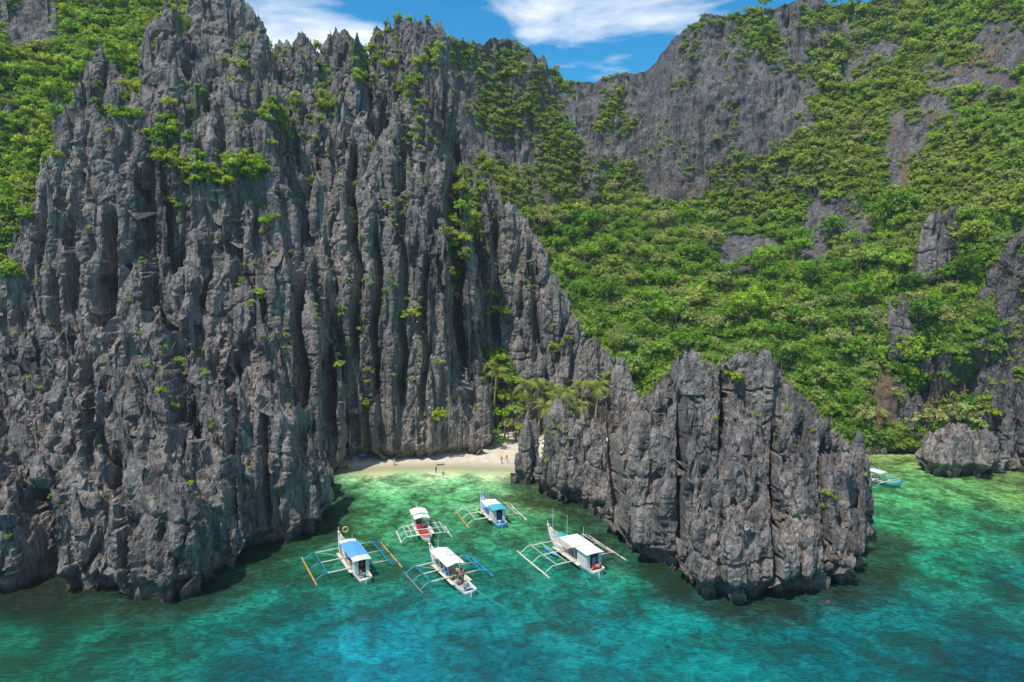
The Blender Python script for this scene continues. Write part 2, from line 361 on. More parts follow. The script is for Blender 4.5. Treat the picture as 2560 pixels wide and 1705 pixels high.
    rm.materials.clear(); rm.materials.append(mat or M_ROCK)
    rm.polygons.foreach_set('use_smooth', np.zeros(len(rm.polygons), bool)); rm.update()
    a = rm.attributes.new('moss', 'FLOAT', 'POINT'); mv = np.zeros(n, np.float32)
    if moss:
        mv = moss(P, NN).astype(np.float32)
    a.data.foreach_set('value', mv)
    a = rm.attributes.new('warm', 'FLOAT', 'POINT'); wv = np.zeros(n, np.float32)
    if warm: wv = warm(P, NN).astype(np.float32)
    a.data.foreach_set('value', wv)
    ob = obj(name, rm); tag(ob, label, cat, group, kind)
    starts = np.concatenate([[0], np.cumsum(tot)[:-1]])
    polys = [tuple(F[s:s + t]) for s, t in zip(starts.tolist(), tot.tolist())]
    BVH.append((name, BVHTree.FromPolygons(P.tolist(), polys), ob))
    print(name, n, 'verts')
    return ob
def mossf(s):
    return lambda P, N: s * sm(fbm(P, (7, 7, 12), 3), .0, .35) * sm(P[:, 2], 4, 10)

exec_rocks = True
FA = [(8, 848, 110, 6), (-70, 830, 112, 8), (-150, 800, 108, 9), (60, 850, 110, 5), (96, 806, 112, 5), (150, 862, 109, 5), (200, 850, 110, 5), (245, 833, 108, 5), (290, 802, 110, 4), (339, 766, 109, 3, {'n': 14}),
      (372, 806, 108, 3.2), (417, 865, 107, 4), (494, 902, 104, 4), (470, 950, 103, 3.5), (597, 951, 103, 5), (548, 985, 101, 4), (655, 962, 105, 4.4), (698, 1000, 109, 4.2),
      (50, 990, 101, 7), (-60, 960, 99, 8), (150, 950, 102, 6.5), (250, 925, 101, 6), (335, 895, 101, 5.5), (415, 955, 100, 5),
      (60, 1120, 95, 6), (180, 1080, 95, 6), (285, 1030, 95, 5.5), (385, 1045, 94, 5), (480, 1080, 95, 5.5), (545, 1100, 99, 4.2), (610, 1090, 104, 4),
      (-80, 1180, 90, 8), (20, 1290, 90, 6, {'round': 1}), (120, 1240, 89, 5, {'round': .6}), (190, 1190, 88.5, 4.6, {'round': .5}), (350, 1180, 88, 4.2, {'round': .7}), (421, 1155, 88.5, 5, {'round': .8}), (472, 1230, 91, 3, {'round': .6}),
      (535, 1190, 95, 3, {'round': .5}), (588, 1225, 101, 2.8, {'round': .5}), (652, 1190, 108, 2.8, {'round': .4}), (698, 1110, 115, 3.4), (712, 1235, 115, 2.3, {'round': .6}),
      (775, 1090, 126, 3.4), (778, 1150, 123, 2.8, {'round': .8}), (742, 1045, 120, 3.6)]
FB = [(270, 298, 126, 8.5, {'round': .7}), (205, 318, 126, 7, {'round': .5}), (340, 318, 128, 6.5, {'round': .4}), (150, 372, 124, 6), (112, 460, 123, 6), (75, 560, 121, 6), (40, 640, 119, 6), (-60, 600, 122, 9), (-140, 560, 120, 9),
      (406, 398, 130, 4.5), (440, 440, 129, 4.5), (501, 452, 128, 3.4), (555, 472, 128, 3.2), (612, 478, 129, 4.5), (645, 500, 131, 4),
      (509, 552, 122, 5.5, {'round': .4}), (413, 640, 120, 4.6), (330, 560, 121, 5.5), (230, 560, 119, 5), (150, 610, 118, 5), (470, 640, 118, 4.6), (560, 620, 120, 5), (610, 700, 119, 4),
      (597, 821, 116, 3.2), (650, 806, 117, 3.6), (692, 828, 118, 3.6), (688, 690, 122, 4.4), (773, 752, 126, 3.4), (740, 800, 124, 4), (730, 905, 121, 4.5), (665, 900, 113, 4.5), (790, 900, 129, 3.6), (560, 800, 116, 4), (300, 720, 116, 5), (380, 760, 115, 5), (460, 780, 115, 5), (200, 740, 116, 5), (100, 740, 116, 6)]
FBU = [(253, 112, 152, 6), (212, 180, 151, 6), (300, 188, 150, 6), (335, 232, 148, 5), (235, 220, 148, 7),
       (417, 2, 154, 4.5), (390, 62, 154, 4.5), (440, 95, 152, 5), (400, 180, 150, 6), (455, 210, 150, 6),
       (486, 72, 160, 4), (517, 145, 153, 4.5), (490, 200, 151, 4.5), (560, 178, 152, 4.5), (600, 192, 152, 4.5), (642, 178, 154, 4.5), (680, 190, 156, 4), (530, 250, 148, 5), (600, 270, 148, 5), (655, 290, 148, 5), (480, 320, 146, 5), (420, 330, 147, 5)]
FTL = [(520, -70, 182, 9), (565, -50, 180, 7), (600, -15, 178, 5), (632, 24, 175, 3.4), (656, 56, 172, 2), (662, 90, 172, 2.4), (620, 90, 172, 5), (560, 90, 173, 7), (0, -80, 185, 14), (40, 20, 180, 8), (80, 60, 176, 6), (110, -30, 184, 10)]
FCS = [(697, 103, 178, 2.2), (717, 112, 178, 2.4), (758, 82, 178, 2.2), (742, 108, 177, 2.6), (778, 114, 178, 2), (827, 80, 180, 1.8), (857, 68, 180, 2.6), (842, 100, 179, 2.8), (888, 88, 180, 1.4), (875, 105, 179, 2.2), (858, 150, 176, 4.5), (760, 180, 172, 5.5), (710, 200, 168, 5.5), (805, 220, 168, 5.5), (835, 190, 172, 4)]
FCB = [(948, 68, 204, 2.4), (968, 52, 204, 3), (995, 38, 206, 3), (1020, 46, 205, 3), (1049, 46, 204, 3), (1075, 52, 204, 2.6), (1093, 52, 203, 2), (1107, 80, 202, 1.8), (980, 90, 200, 5), (1030, 85, 200, 5.5), (1075, 95, 200, 4), (1000, 140, 198, 7), (1060, 150, 198, 7), (955, 190, 196, 6), (1100, 160, 200, 4)]
FC = [(892, 170, 168, 3.6), (926, 160, 170, 3), (965, 203, 168, 5), (1000, 240, 166, 5), (1022, 256, 165, 4.5), (1030, 318, 162, 4.5), (1087, 364, 161, 5), (1118, 380, 160, 4), (1128, 430, 158, 4),
      (850, 240, 163, 6), (900, 300, 160, 7), (960, 330, 159, 7), (1040, 430, 156, 6), (1085, 470, 155, 5),
      (735, 280, 158, 6), (790, 330, 156, 7), (740, 420, 150, 6), (727, 478, 146, 5), (800, 440, 152, 6), (850, 424, 152, 5.5), (920, 440, 152, 6), (984, 476, 151, 5.5), (1037, 506, 150, 5.5), (1083, 560, 149, 4.5),
      (700, 600, 134, 4.5), (745, 600, 140, 5), (800, 600, 146, 6), (870, 620, 148, 6.5), (940, 600, 148.5, 6.5), (1010, 640, 148, 6), (1075, 700, 149, 5), (1105, 800, 149, 4.5), (830, 800, 144, 5.5), (900, 850, 146.5, 6), (970, 820, 147.5, 6), (1040, 850, 148.5, 5.5),
      (835, 1000, 143.5, 4.2), (890, 1010, 145.5, 4), (960, 1020, 147.5, 3.4), (1010, 1000, 149, 3.4), (1100, 950, 148, 4.4), (1160, 925, 148.5, 4), (1187, 896, 150, 3.2), (1200, 955, 150, 3), (1215, 1040, 150, 2.4), (1145, 1030, 146.8, 3), (1190, 1060, 147, 2.6), (1080, 1050, 147.5, 3),
      (800, 1010, 138, 4), (775, 920, 134, 4.4), (760, 700, 136, 5)]
FD = [(1275, 494, 180, 3.6), (1262, 530, 179, 4.5), (1309, 540, 178, 4), (1340, 600, 176, 4.5), (1366, 655, 175, 4.2), (1389, 716, 174, 4), (1416, 786, 173, 3.6), (1194, 421, 186, 3), (1221, 459, 185, 3.6), (1215, 520, 182, 5), (1240, 620, 178, 6), (1300, 680, 175, 6), (1180, 640, 180, 6), (1200, 760, 176, 6),
      (1270, 800, 174, 5.5), (1340, 820, 172, 5.5), (1431, 798, 170, 3.6), (1450, 806, 170, 3.2), (1489, 844, 169, 3.8), (1527, 884, 168, 3.6), (1400, 900, 169, 5), (1460, 910, 167, 5), (1320, 920, 171, 4.5),
      (1551, 886, 160, 1.0, {'n': 3}), (1562, 940, 159, 1.8), (1590, 985, 158, 2.6), (1560, 1010, 160, 3.5), (1520, 980, 163, 4), (1630, 1010, 152, 3.5), (1480, 1000, 166, 4)]
FE3 = [(1740, 884, 99, 1.7), (1710, 910, 99, 1.9), (1683, 930, 99.5, 1.7), (1650, 965, 100, 2.2), (1625, 1000, 101, 2.2), (1767, 915, 98, 2), (1790, 955, 97, 2.2), (1817, 902, 99, 1.5), (1836, 905, 99, 1.5), (1874, 894, 99, 1.7), (1895, 915, 98.5, 1.8), (1916, 897, 98.5, 1.8), (1955, 926, 98.5, 2.1),
       (1974, 970, 98, 2.2), (1997, 1001, 98, 2.4), (2035, 1010, 98.5, 2.2), (2066, 1048, 99, 2.4), (2090, 1085, 99, 2.4), (2146, 1082, 103, 1.0), (2125, 1120, 102, 2),
       (1580, 1075, 105, 1.8), (1605, 1040, 104, 2.2), (1556, 1120, 107, 1.6), (1660, 1040, 98.5, 3), (1720, 1000, 96, 3.6), (1780, 1030, 94.5, 3.4), (1840, 1010, 95.5, 3.6), (1900, 1010, 95, 3.6), (1960, 1060, 94.5, 3.4), (2030, 1110, 95, 3.4), (2095, 1160, 98, 2.8), (2135, 1200, 100, 1.9, {'round': .4}),
       (1650, 1150, 97, 2.4), (1705, 1110, 94, 2.8), (1765, 1130, 91, 3), (1820, 1120, 90, 3.4), (1890, 1130, 90.5, 3.2), (1960, 1180, 90, 3.2), (2040, 1220, 91.5, 3.2), (2110, 1270, 93.5, 3), (2150, 1310, 97.5, 1.5, {'round': .5}),
       (1715, 1230, 92.5, 2, {'round': .5}), (1765, 1250, 88.8, 2.2, {'round': .4}), (1800, 1240, 85.5, 2.6, {'round': .4}), (1850, 1290, 83.8, 2.3, {'round': .5}), (1905, 1260, 85, 2.4, {'round': .4}), (1960, 1290, 87, 2.3), (2030, 1300, 87.2, 2.6, {'round': .4}), (2100, 1340, 89, 2.6, {'round': .4}), (1865, 1400, 82.4, 1.3, {'round': .8}), (1620, 1200, 101, 1.8)]
FE2 = [(1397, 1001, 125, 1.3), (1388, 1040, 126, 1.4), (1425, 1030, 123, 2.6), (1455, 1045, 121, 2.6), (1485, 1058, 119, 2.8), (1372, 1115, 127, 1.3), (1500, 1112, 119, 2.0), (1400, 1100, 124, 2.8), (1450, 1120, 120, 2.8), (1430, 1190, 119.5, 2, {'round': .5}), (1480, 1180, 116.5, 2, {'round': .3}), (1520, 1170, 114, 1.8), (1520, 1230, 113, 1.6, {'round': .5}), (1560, 1200, 110, 1.8), (1590, 1230, 106.5, 1.6)]
FE1 = [(1320, 1036, 133, 1.1, {'n': 10}), (1312, 1090, 132.5, 1.7), (1330, 1090, 133, 1.5), (1300, 1130, 132, 1.5, {'round': .4}), (1322, 1150, 131, 1.8, {'round': .5})]
FH = [(2560, 575, 152, 4, {'round': .6}), (2600, 560, 152, 6, {'round': .6}), (2545, 660, 151, 3, {'round': .5}), (2570, 790, 149, 4, {'round': .7}), (2620, 700, 148, 7, {'round': .6}), (2560, 960, 146, 3.5, {'round': .8})]
formation('rock_headland', FA, .36, 'rugged grey rock headland left of the cove, lowest and nearest, undercut at the water', seed=3, moss=mossf(.25), fl=.14)
formation('limestone_massif', FB, .46, 'dark grey rock massif with flat-topped block, standing above the left headland', seed=4, moss=mossf(.25), hmax=200, big=3.6, fl=.04, dy=15.0, dens=.6, teeth=.7)
formation('crag', FBU, .6, 'grey spires rising between green scrub high on the left slope', mat=M_ROCKF, seed=5, hmax=200, moss=mossf(.5), undercut=0, fl=.055)
formation('crag', FTL, .7, 'highest grey crag at upper left, its edge against the clouds', mat=M_ROCKF, seed=6, hmax=200, moss=mossf(.6), undercut=0, fl=.04)
formation('rock_spires', FCS, .5, 'row of jagged grey pinnacles on the skyline left of the broad block summit', mat=M_ROCKF, seed=7, hmax=200, moss=mossf(.5), undercut=0, fl=.04)
formation('summit_block', FCB, .55, 'broad fluted grey summit block on the skyline, green bush on its left shoulder', mat=M_ROCKF, seed=8, hmax=200, moss=mossf(.4), undercut=0, fl=.025)
formation('limestone_cliff', FC, .46, 'huge fluted grey cliff of upright fins standing right behind the small sand beach', seed=9, moss=mossf(.3), hmax=200, big=3.2, fl=.05, dy=4.0)
formation('rock_pyramid', FD, .48, 'pointed triangular grey rock fin sloping down to the right behind the palms', seed=10, moss=mossf(.3), hmax=200, fl=.055)
formation('rock_islet', FE3, .30, 'big jagged grey rock islet with many sharp points rising from the water at right', seed=12, moss=mossf(.12), amp=.9, cat='rock', fl=.13, teeth=2.4)
formation('rock_islet', FE2, .32, 'smaller pointed grey rock in front of the palms, joined to the big islet', seed=13, moss=mossf(.12), amp=.8, cat='rock', fl=.13)
formation('rock_pinnacle', FE1, .25, 'narrow grey rock pinnacle at the right end of the small beach', seed=14, amp=.6, dens=.8, cat='rock', undercut=1.0, fl=.07)
formation('sea_cliff', [(2165, 1010, 158, 3), (2200, 975, 158, 3), (2245, 950, 158, 3.4), (2290, 985, 156, 3), (2330, 960, 158, 3.4), (2385, 925, 158, 4), (2440, 960, 156, 3.4), (2485, 920, 156, 4), (2530, 990, 153, 3.4), (2270, 1060, 154.5, 2.4), (2350, 1050, 154.5, 2.6)], .4, 'broken orange-stained cliff foot at the shore of the right bay', seed=16, moss=mossf(.4), warm=lambda P, N: .95 * sm(fbm(P, (5, 5, 9), 3), -.05, .3), mat=M_WALL, fl=.06, hmax=26, undercut=1.5, kind=None)
formation('crag', FH, .5, 'broken dark grey crag at the right edge above the far bay', seed=15, moss=mossf(.5), warm=lambda P, N: .5 * sm(fbm(P, (6, 6, 9), 3), .1, .35), mat=M_WALL, fl=.08)

# ---------------------------------------------------------------- mountains behind: one relief sheet from shore to crest, cut into three
COLS = [(-900, [(900, 150), (500, 150), (200, 165), (-250, 215)]), (-300, [(900, 146), (500, 148), (300, 156), (0, 180), (-230, 210)]),
        (0, [(900, 142), (560, 142), (400, 148), (250, 158), (0, 176), (-190, 200)]), (150, [(900, 144), (500, 146), (300, 156), (0, 184), (-160, 205)]), (300, [(800, 146), (500, 150), (300, 160), (0, 190), (-130, 208)]),
        (450, [(800, 150), (500, 155), (330, 160), (100, 180), (-90, 205)]), (600, [(800, 152), (500, 158), (300, 166), (60, 190), (0, 200)]), (680, [(900, 155), (500, 160), (300, 170), (170, 190)]),
        (850, [(900, 160), (500, 172), (300, 180), (170, 195)]), (960, [(900, 165), (500, 180), (300, 200), (110, 215)]), (1110, [(1000, 172), (600, 205), (300, 228), (110, 240)]),
        (1240, [(1060, 172), (850, 190), (620, 222), (400, 243), (98, 252)]), (1330, [(1080, 168), (800, 198), (600, 230), (400, 248), (140, 256)]), (1440, [(1085, 168), (900, 185), (700, 216), (520, 254), (380, 260), (212, 268)]),
        (1600, [(1080, 168), (900, 182), (700, 212), (500, 252), (330, 256), (186, 262)]), (1700, [(1090, 165), (900, 178), (700, 205), (520, 240), (300, 245), (78, 250)]), (1800, [(1100, 160), (900, 174), (700, 202), (540, 230), (300, 237), (36, 244)]),
        (1950, [(1115, 156), (900, 168), (720, 195), (560, 218), (300, 230), (12, 242)]), (2100, [(1125, 154), (980, 160), (800, 172), (620, 198), (300, 226), (18, 254)]), (2230, [(1128, 153), (1060, 156), (900, 160), (760, 168), (560, 188), (300, 212), (-5, 244)]),
        (2350, [(1130, 152), (1060, 154), (960, 154), (800, 160), (560, 176), (300, 200), (-40, 236)]), (2460, [(1150, 148), (1070, 152), (980, 156), (860, 150), (560, 165), (300, 188), (-80, 225)]), (2560, [(1175, 144), (1080, 150), (960, 156), (820, 146), (560, 158), (300, 178), (-120, 215)]),
        (2800, [(1180, 142), (900, 144), (560, 150), (300, 168), (-150, 205)]), (3400, [(1180, 140), (900, 144), (560, 150), (300, 168), (-150, 205)])]
SKY = [(-900, -250), (0, -190), (300, -130), (600, 10), (660, 120), (690, 150), (900, 150), (1110, 108), (1147, 108), (1180, 118), (1205, 118), (1225, 96), (1255, 94), (1290, 100), (1300, 116), (1336, 140), (1355, 141), (1374, 178), (1390, 182), (1412, 192), (1431, 216), (1450, 205), (1489, 210), (1546, 192), (1580, 188), (1615, 184), (1635, 160), (1661, 133), (1680, 105), (1717, 70), (1750, 50), (1775, 40), (1810, 38), (1844, 33), (1890, 30), (1928, 20), (1960, 18), (1978, 8), (2020, 2), (2050, 14), (2073, 20), (2120, 22), (2177, 24), (2200, 8), (2230, -5), (2300, -20), (2560, -120), (3400, -150)]
NU, NV = 1100, 420
pxs = np.linspace(-700, 3200, NU)
vs = np.linspace(0, 1, NV)
cpx = [c[0] for c in COLS]
bot = np.interp(pxs, cpx, [c[1][0][0] for c in COLS]); top = np.interp(pxs, [s[0] for s in SKY], [s[1] for s in SKY])
PYg = bot[None, :] + (top - bot)[None, :] * vs[:, None]
PXg = np.repeat(pxs[None, :], NV, 0)
Ycol = np.array([np.interp(-PYg[:, 0] * 0 - np.linspace(c[1][0][0], c[1][-1][0], NV), [-a[0] for a in c[1]], [a[1] for a in c[1]]) for c in COLS])   # (cols, NV)
Yg = np.empty((NV, NU))
for i in range(NV): Yg[i] = np.interp(pxs, cpx, Ycol[:, i])
def blur(A, k, ax):
    w = np.hanning(2 * k + 3)[1:-1]; w /= w.sum(); pad = [(0, 0), (0, 0)]; pad[ax] = (k, k)
    B = np.pad(A, pad, mode='edge'); return np.apply_along_axis(lambda r: np.convolve(r, w, 'valid'), ax, B)
Yg = blur(blur(Yg, 14, 1), 12, 0)
P = Wv(PXg, PYg, Yg).reshape(-1, 3)
def grid_normals(P, nv, nu):
    Q = P.reshape(nv, nu, 3); du = np.gradient(Q, axis=1); dv = np.gradient(Q, axis=0); n = np.cross(du, dv)
    n /= np.linalg.norm(n, axis=2)[..., None] + 1e-9; n = n.reshape(-1, 3)
    return n
NN = grid_normals(P, NV, NU)
if NN[len(NN) // 2, 1] > 0: NN = -NN
# rounded valleys / ribs, then cliff relief where it is steep
steep = sm(-NN[:, 1], .55, .85)
ribs = fbm(P, (26, 26, 60), 3); d = 5.5 * ribs * sm(P[:, 2], 2, 25)
d = d + steep * (3.6 * (np.abs(noise(P / np.array([9., 9., 90.]))) ** .7 - .3) + 2.2 * (np.abs(noise(P / np.array([3.8, 3.8, 42.]) + 4)) ** .7 - .3) + .9 * (np.abs(noise(P / np.array([1.9, 1.9, 5.]) + 14)) ** .7 - .3) + 1.0 * fbm(P, (4., 4., 4.), 2))
d = d + steep * .8 * (.35 - np.abs(noise(P / np.array([5., 5., 5.]) + 40))) + (1 - steep) * 1.6 * fbm(P, (8, 8, 8), 3)
# sea caves and overhang at the right-hand shore
cave = np.exp(-(((PXg.ravel() - 2480) / 130) ** 2 + ((PYg.ravel() - 985) / 70) ** 2)) + .6 * np.exp(-(((PXg.ravel() - 2330) / 60) ** 2 + ((PYg.ravel() - 1000) / 45) ** 2)) + .8 * np.exp(-(((PXg.ravel() - 2520) / 90) ** 2 + ((PYg.ravel() - 150) / 60) ** 2))
d = d - 4.5 * cave
# knobbly crest
cr = sm(PYg.ravel() - np.repeat(top[None], NV, 0).ravel(), 60, 0)
P = P + NN * d[:, None]
P[:, 2] += cr * (1.6 * np.maximum(0, fbm(P, (5, 5, 5), 3) * 2.2))
HP = P.reshape(NV, NU, 3)
# back of the ridge
back = HP[-1][None] + np.array([0, 1, 0])[None, None] * np.array([6, 20, 50, 90])[:, None, None] - np.array([0, 0, 1])[None, None] * np.array([1, 12, 50, 120])[:, None, None]
HPa = np.vstack([HP, back]); nva = NV + 4
# how green each spot is (0 bare rock .. 1 closed canopy), in the sheet's own coordinates
def ell(cx, cy, rx, ry, px, py, s=.35): 
    r = np.sqrt(((px - cx) / rx) ** 2 + ((py - cy) / ry) ** 2); return sm(r, 1 + s, 1 - s)
BARE = [(1130, 290, 75, 160), (1090, 420, 60, 90), (1260, 340, 60, 60, .35), (1560, 260, 160, 60, .8), (1700, 200, 140, 120, 1), (1790, 300, 180, 100, 1), (1700, 380, 120, 80, .9), (1700, 455, 75, 55, 1), (1860, 230, 130, 80, .8), (1880, 640, 85, 55, 1), (1990, 230, 60, 110, .5), (2035, 600, 42, 110, 1), (2120, 550, 50, 60, .8), (1820, 590, 25, 30, .6),
        (1500, 330, 70, 110, .6), (1640, 300, 50, 120, .7), (2020, 12, 50, 22, 1), (1950, 45, 55, 40, .8), (2060, 90, 80, 30, .7), (2200, 130, 50, 30, .8), (2150, 180, 50, 40, .6), (2400, 200, 110, 40, .9), (2510, 110, 70, 55, 1), (2350, 290, 60, 45, 1), (2280, 350, 40, 60, .8), (2245, 400, 28, 90, .9), (2400, 250, 60, 40, .6), (2470, 200, 80, 30, .8),
        (1240, 110, 60, 22, .9), (1350, 150, 30, 18, .8), (2120, 850, 40, 60, .7), (2260, 800, 22, 65, .9), (2210, 960, 60, 80, .9), (2350, 950, 40, 90, 1), (2290, 1040, 160, 50, 1), (2470, 950, 130, 160, 1), (2540, 760, 40, 200, 1), (2360, 590, 30, 60, .9), (2160, 1010, 45, 60, .7), (2340, 910, 60, 30, .6),
        (60, 40, 70, 90, .9), (180, 90, 60, 70, .5), (30, 260, 30, 60, .8), (560, 330, 80, 120, .9), (1370, 250, 30, 60, .4), (1240, 220, 40, 60, .3)]
px_, py_ = PXg.ravel(), PYg.ravel()
green = np.ones_like(px_) * .80
green = np.where((px_ > 1110) & (px_ < 1620) & (py_ < 520), .68, green)
green = np.where((px_ > 1620) & (px_ < 2000) & (py_ < 480), .56, green)
green = blur(blur(green.reshape(NV, NU), 16, 1), 12, 0).ravel()
for b in BARE:
    s = b[4] if len(b) > 4 else .9; green *= 1 - s * ell(b[0], b[1], b[2], b[3], px_, py_)
gn = fbm(P, (11, 11, 15), 4)
green = np.clip(green + gn * 1.0 * np.where(green < .7, 1, .5), 0, 1)
WARM = [(2230, 330, 22, 40, .5), (2265, 420, 22, 50, .7), (2350, 290, 45, 18, .4), (2200, 1010, 60, 70, 1), (2240, 940, 50, 60, .7), (2340, 980, 60, 60, .8), (2450, 1060, 90, 25, .9), (2550, 900, 50, 40, .8), (2480, 190, 50, 10, .5), (2300, 1050, 100, 30, .6), (1700, 470, 40, 30, .3)]
warm = np.zeros_like(px_)
for b in WARM: warm = np.maximum(warm, b[4] * ell(b[0], b[1], b[2], b[3], px_, py_, .6))
warm *= .5 + .9 * np.clip(fbm(P, (4, 4, 9), 3) * 2 + .5, 0, 1)
cut = [0, int(np.searchsorted(pxs, 905)), int(np.searchsorted(pxs, 1625)), NU - 1]
SHEETS = []
for (a, b), nm in zip(zip(cut[:-1], cut[1:]), ('hillside', 'mountain_ridge', 'mountain')):
    V = HPa[:, a:b + 1].reshape(-1, 3); w = b - a + 1
    I = np.arange(nva * w).reshape(nva, w)
    F = np.stack([I[:-1, :-1], I[:-1, 1:], I[1:, 1:], I[1:, :-1]], -1).reshape(-1, 4)
    me = mesh_np(nm, V, F, M_WALL, False)
    for key, arr in (('moss', green * .9), ('warm', warm)):
        g = arr.reshape(NV, NU)[:, a:b + 1]; g = np.vstack([g] + [g[-1:]] * 4)
        at = me.attributes.new(key, 'FLOAT', 'POINT'); at.data.foreach_set('value', g.astype(np.float32).ravel())
    o = obj(nm, me); tag(o, kind='structure'); SHEETS.append(o)
Ii = np.arange(NV * NU).reshape(NV, NU)[::2, ::2]
Fq = np.stack([Ii[:-1, :-1], Ii[:-1, 1:], Ii[1:, 1:], Ii[1:, :-1]], -1).reshape(-1, 4)
BVH_T = BVHTree.FromPolygons(P.tolist(), [tuple(f) for f in Fq.tolist()])

# ---------------------------------------------------------------- sand
M_SAND, _nt, _b = new_mat('sand')
def sand_nodes():
    nt, b = _nt, _b; N = nt.nodes.new; L = nt.links.new
    tc = N('ShaderNodeTexCoord'); n = N('ShaderNodeTexNoise'); n.inputs['Scale'].default_value = .7; n.inputs['Detail'].default_value = 8; L(tc.outputs['Object'], n.inputs['Vector'])
    r = N('ShaderNodeValToRGB'); r.color_ramp.elements[0].position = .3; r.color_ramp.elements[1].position = .7
    r.color_ramp.elements[0].color = (.50, .41, .30, 1); r.color_ramp.elements[1].color = (.66, .58, .46, 1); L(n.outputs['Fac'], r.inputs[0])
    sep = N('ShaderNodeSeparateXYZ'); L(tc.outputs['Object'], sep.inputs[0]); mr = N('ShaderNodeMapRange'); mr.inputs[1].default_value = .05; mr.inputs[2].default_value = .35; L(sep.outputs[2], mr.inputs[0])
    mx = N('ShaderNodeMixRGB'); L(mr.outputs[0], mx.inputs[0]); mx.inputs[1].default_value = (.40, .33, .22, 1); L(r.outputs[0], mx.inputs[2])
    L(mx.outputs[0], b.inputs['Base Color']); b.inputs['Roughness'].default_value = .9
    bp = N('ShaderNodeBump'); bp.inputs['Distance'].default_value = .12; L(n.outputs['Fac'], bp.inputs['Height']); L(bp.outputs[0], b.inputs['Normal'])
sand_nodes()
def shore_y(x):     # distance of the waterline at x
    return np.interp(x, [-60, -42, -36, -25, -12, -2, 4, 40], [134, 137, 139.5, 142.2, 142.5, 141.5, 140, 140])
gx = np.linspace(-50, 60, 160); gy = np.linspace(128, 205, 150); GX, GY = np.meshgrid(gx, gy)
GZ = np.clip((GY - shore_y(GX)) * .11, -1.2, 1.1) + np.clip(GY - 152, 0, 100) * .06
Pb = np.stack([GX, GY, GZ], -1).reshape(-1, 3); Pb[:, 2] += .12 * fbm(Pb, (4, 4, 4), 3)
I = np.arange(len(Pb)).reshape(150, 160); Fb = np.stack([I[:-1, :-1], I[:-1, 1:], I[1:, 1:], I[1:, :-1]], -1).reshape(-1, 4)
beach = obj('beach', mesh_np('beach', Pb, Fb, M_SAND, True)); tag(beach, kind='structure')
BVH_B = BVHTree.FromPolygons(Pb.tolist(), [tuple(f) for f in Fb.tolist()])

# ---------------------------------------------------------------- water: colour of sea bed seen through it, sampled over the bay
WCOL = [  # source px, py, linear rgb
    (820, 1195, .30, .52, .36), (950, 1178, .50, .58, .40), (1100, 1178, .52, .60, .42), (1250, 1185, .48, .58, .42), (850, 1225, .10, .36, .20), (1000, 1205, .16, .46, .27), (1150, 1210, .13, .42, .24), (1270, 1220, .12, .34, .18),
    (900, 1260, .055, .24, .12), (1050, 1250, .06, .27, .14), (1200, 1240, .07, .28, .14), (1330, 1250, .08, .17, .07), (800, 1330, .03, .19, .09), (960, 1300, .045, .22, .11), (1100, 1330, .03, .20, .12), (1250, 1310, .04, .22, .12), (1420, 1340, .035, .18, .10),
    (700, 1400, .012, .15, .09), (900, 1430, .012, .15, .10), (1200, 1420, .01, .17, .13), (1400, 1440, .01, .19, .15), (1550, 1400, .015, .18, .12), (560, 1520, .01, .15, .11), (200, 1560, .012, .14, .09), (50, 1640, .012, .11, .06), (350, 1660, .01, .12, .09),
    (150, 1555, .008, .035, .022), (60, 1530, .01, .04, .025), (130, 1620, .01, .04, .025), (290, 1600, .009, .05, .035), (220, 1600, .012, .17, .11), (40, 1600, .012, .17, .10), (1350, 1500, .006, .16, .15),
    (750, 1560, .006, .14, .14), (700, 1680, .005, .11, .13), (900, 1620, .008, .21, .27), (950, 1690, .008, .22, .30), (1150, 1560, .006, .15, .17), (1250, 1680, .005, .13, .16), (1450, 1560, .006, .16, .17), (1550, 1690, .006, .17, .19), (1750, 1600, .006, .18, .17), (1700, 1690, .006, .20, .20),
    (2050, 1640, .004, .12, .13), (2250, 1560, .004, .12, .12), (2500, 1680, .003, .075, .10), (2540, 1450, .006, .12, .12), (2350, 1400, .012, .19, .13), (2260, 1330, .03, .22, .12), (2450, 1300, .03, .20, .11), (2550, 1340, .015, .16, .12), (2250, 1240, .06, .26, .12), (2400, 1230, .08, .24, .10),
    (2550, 1240, .10, .22, .08), (2220, 1150, .20, .30, .12), (2260, 1180, .13, .29, .12), (2300, 1200, .08, .24, .10), (2540, 1195, .10, .17, .07), (2210, 1120, .26, .30, .15)]
wc = np.array([[*G(a, b)[:2], r, g, bl] for a, b, r, g, bl in WCOL])
def water_rgb(X, Y):
    d2 = (X[:, None] - wc[:, 0]) ** 2 + ((Y[:, None] - wc[:, 1]) * .9) ** 2 + 4
    X = np.asarray(X); sc = (np.maximum(Y, 50)[:, None] / 100) ** 2
    w = (sc / d2) ** 1.7; w /= w.sum(1)[:, None]
    return w @ wc[:, 2:5]
wx = np.concatenate([[-2500, -900, -400, -220, -150], np.arange(-110, 131, .8), [160, 240, 400, 900, 2500]])
wy = np.concatenate([[-1200, -300, -60, 0, 25], np.arange(40, 172, .6)])
WX, WY = np.meshgrid(wx, wy); Pw = np.stack([WX, WY, 0 * WX], -1).reshape(-1, 3)
near = sm(Pw[:, 1], 20, 45) * sm(np.abs(Pw[:, 0] - 10), 125, 100)
ca, sa = math.cos(R(28)), math.sin(R(28)); U = Pw[:, 0] * ca + Pw[:, 1] * sa; Vv = -Pw[:, 0] * sa + Pw[:, 1] * ca
Pz = np.stack([U / 6, Vv / 2.2, 0 * U], -1)
calm = sm(Pw[:, 1], 140, 95) * .8 + .2
Pw[:, 2] = near * calm * (.10 * noise(Pz) + .05 * noise(Pz * 2.3 + 8))
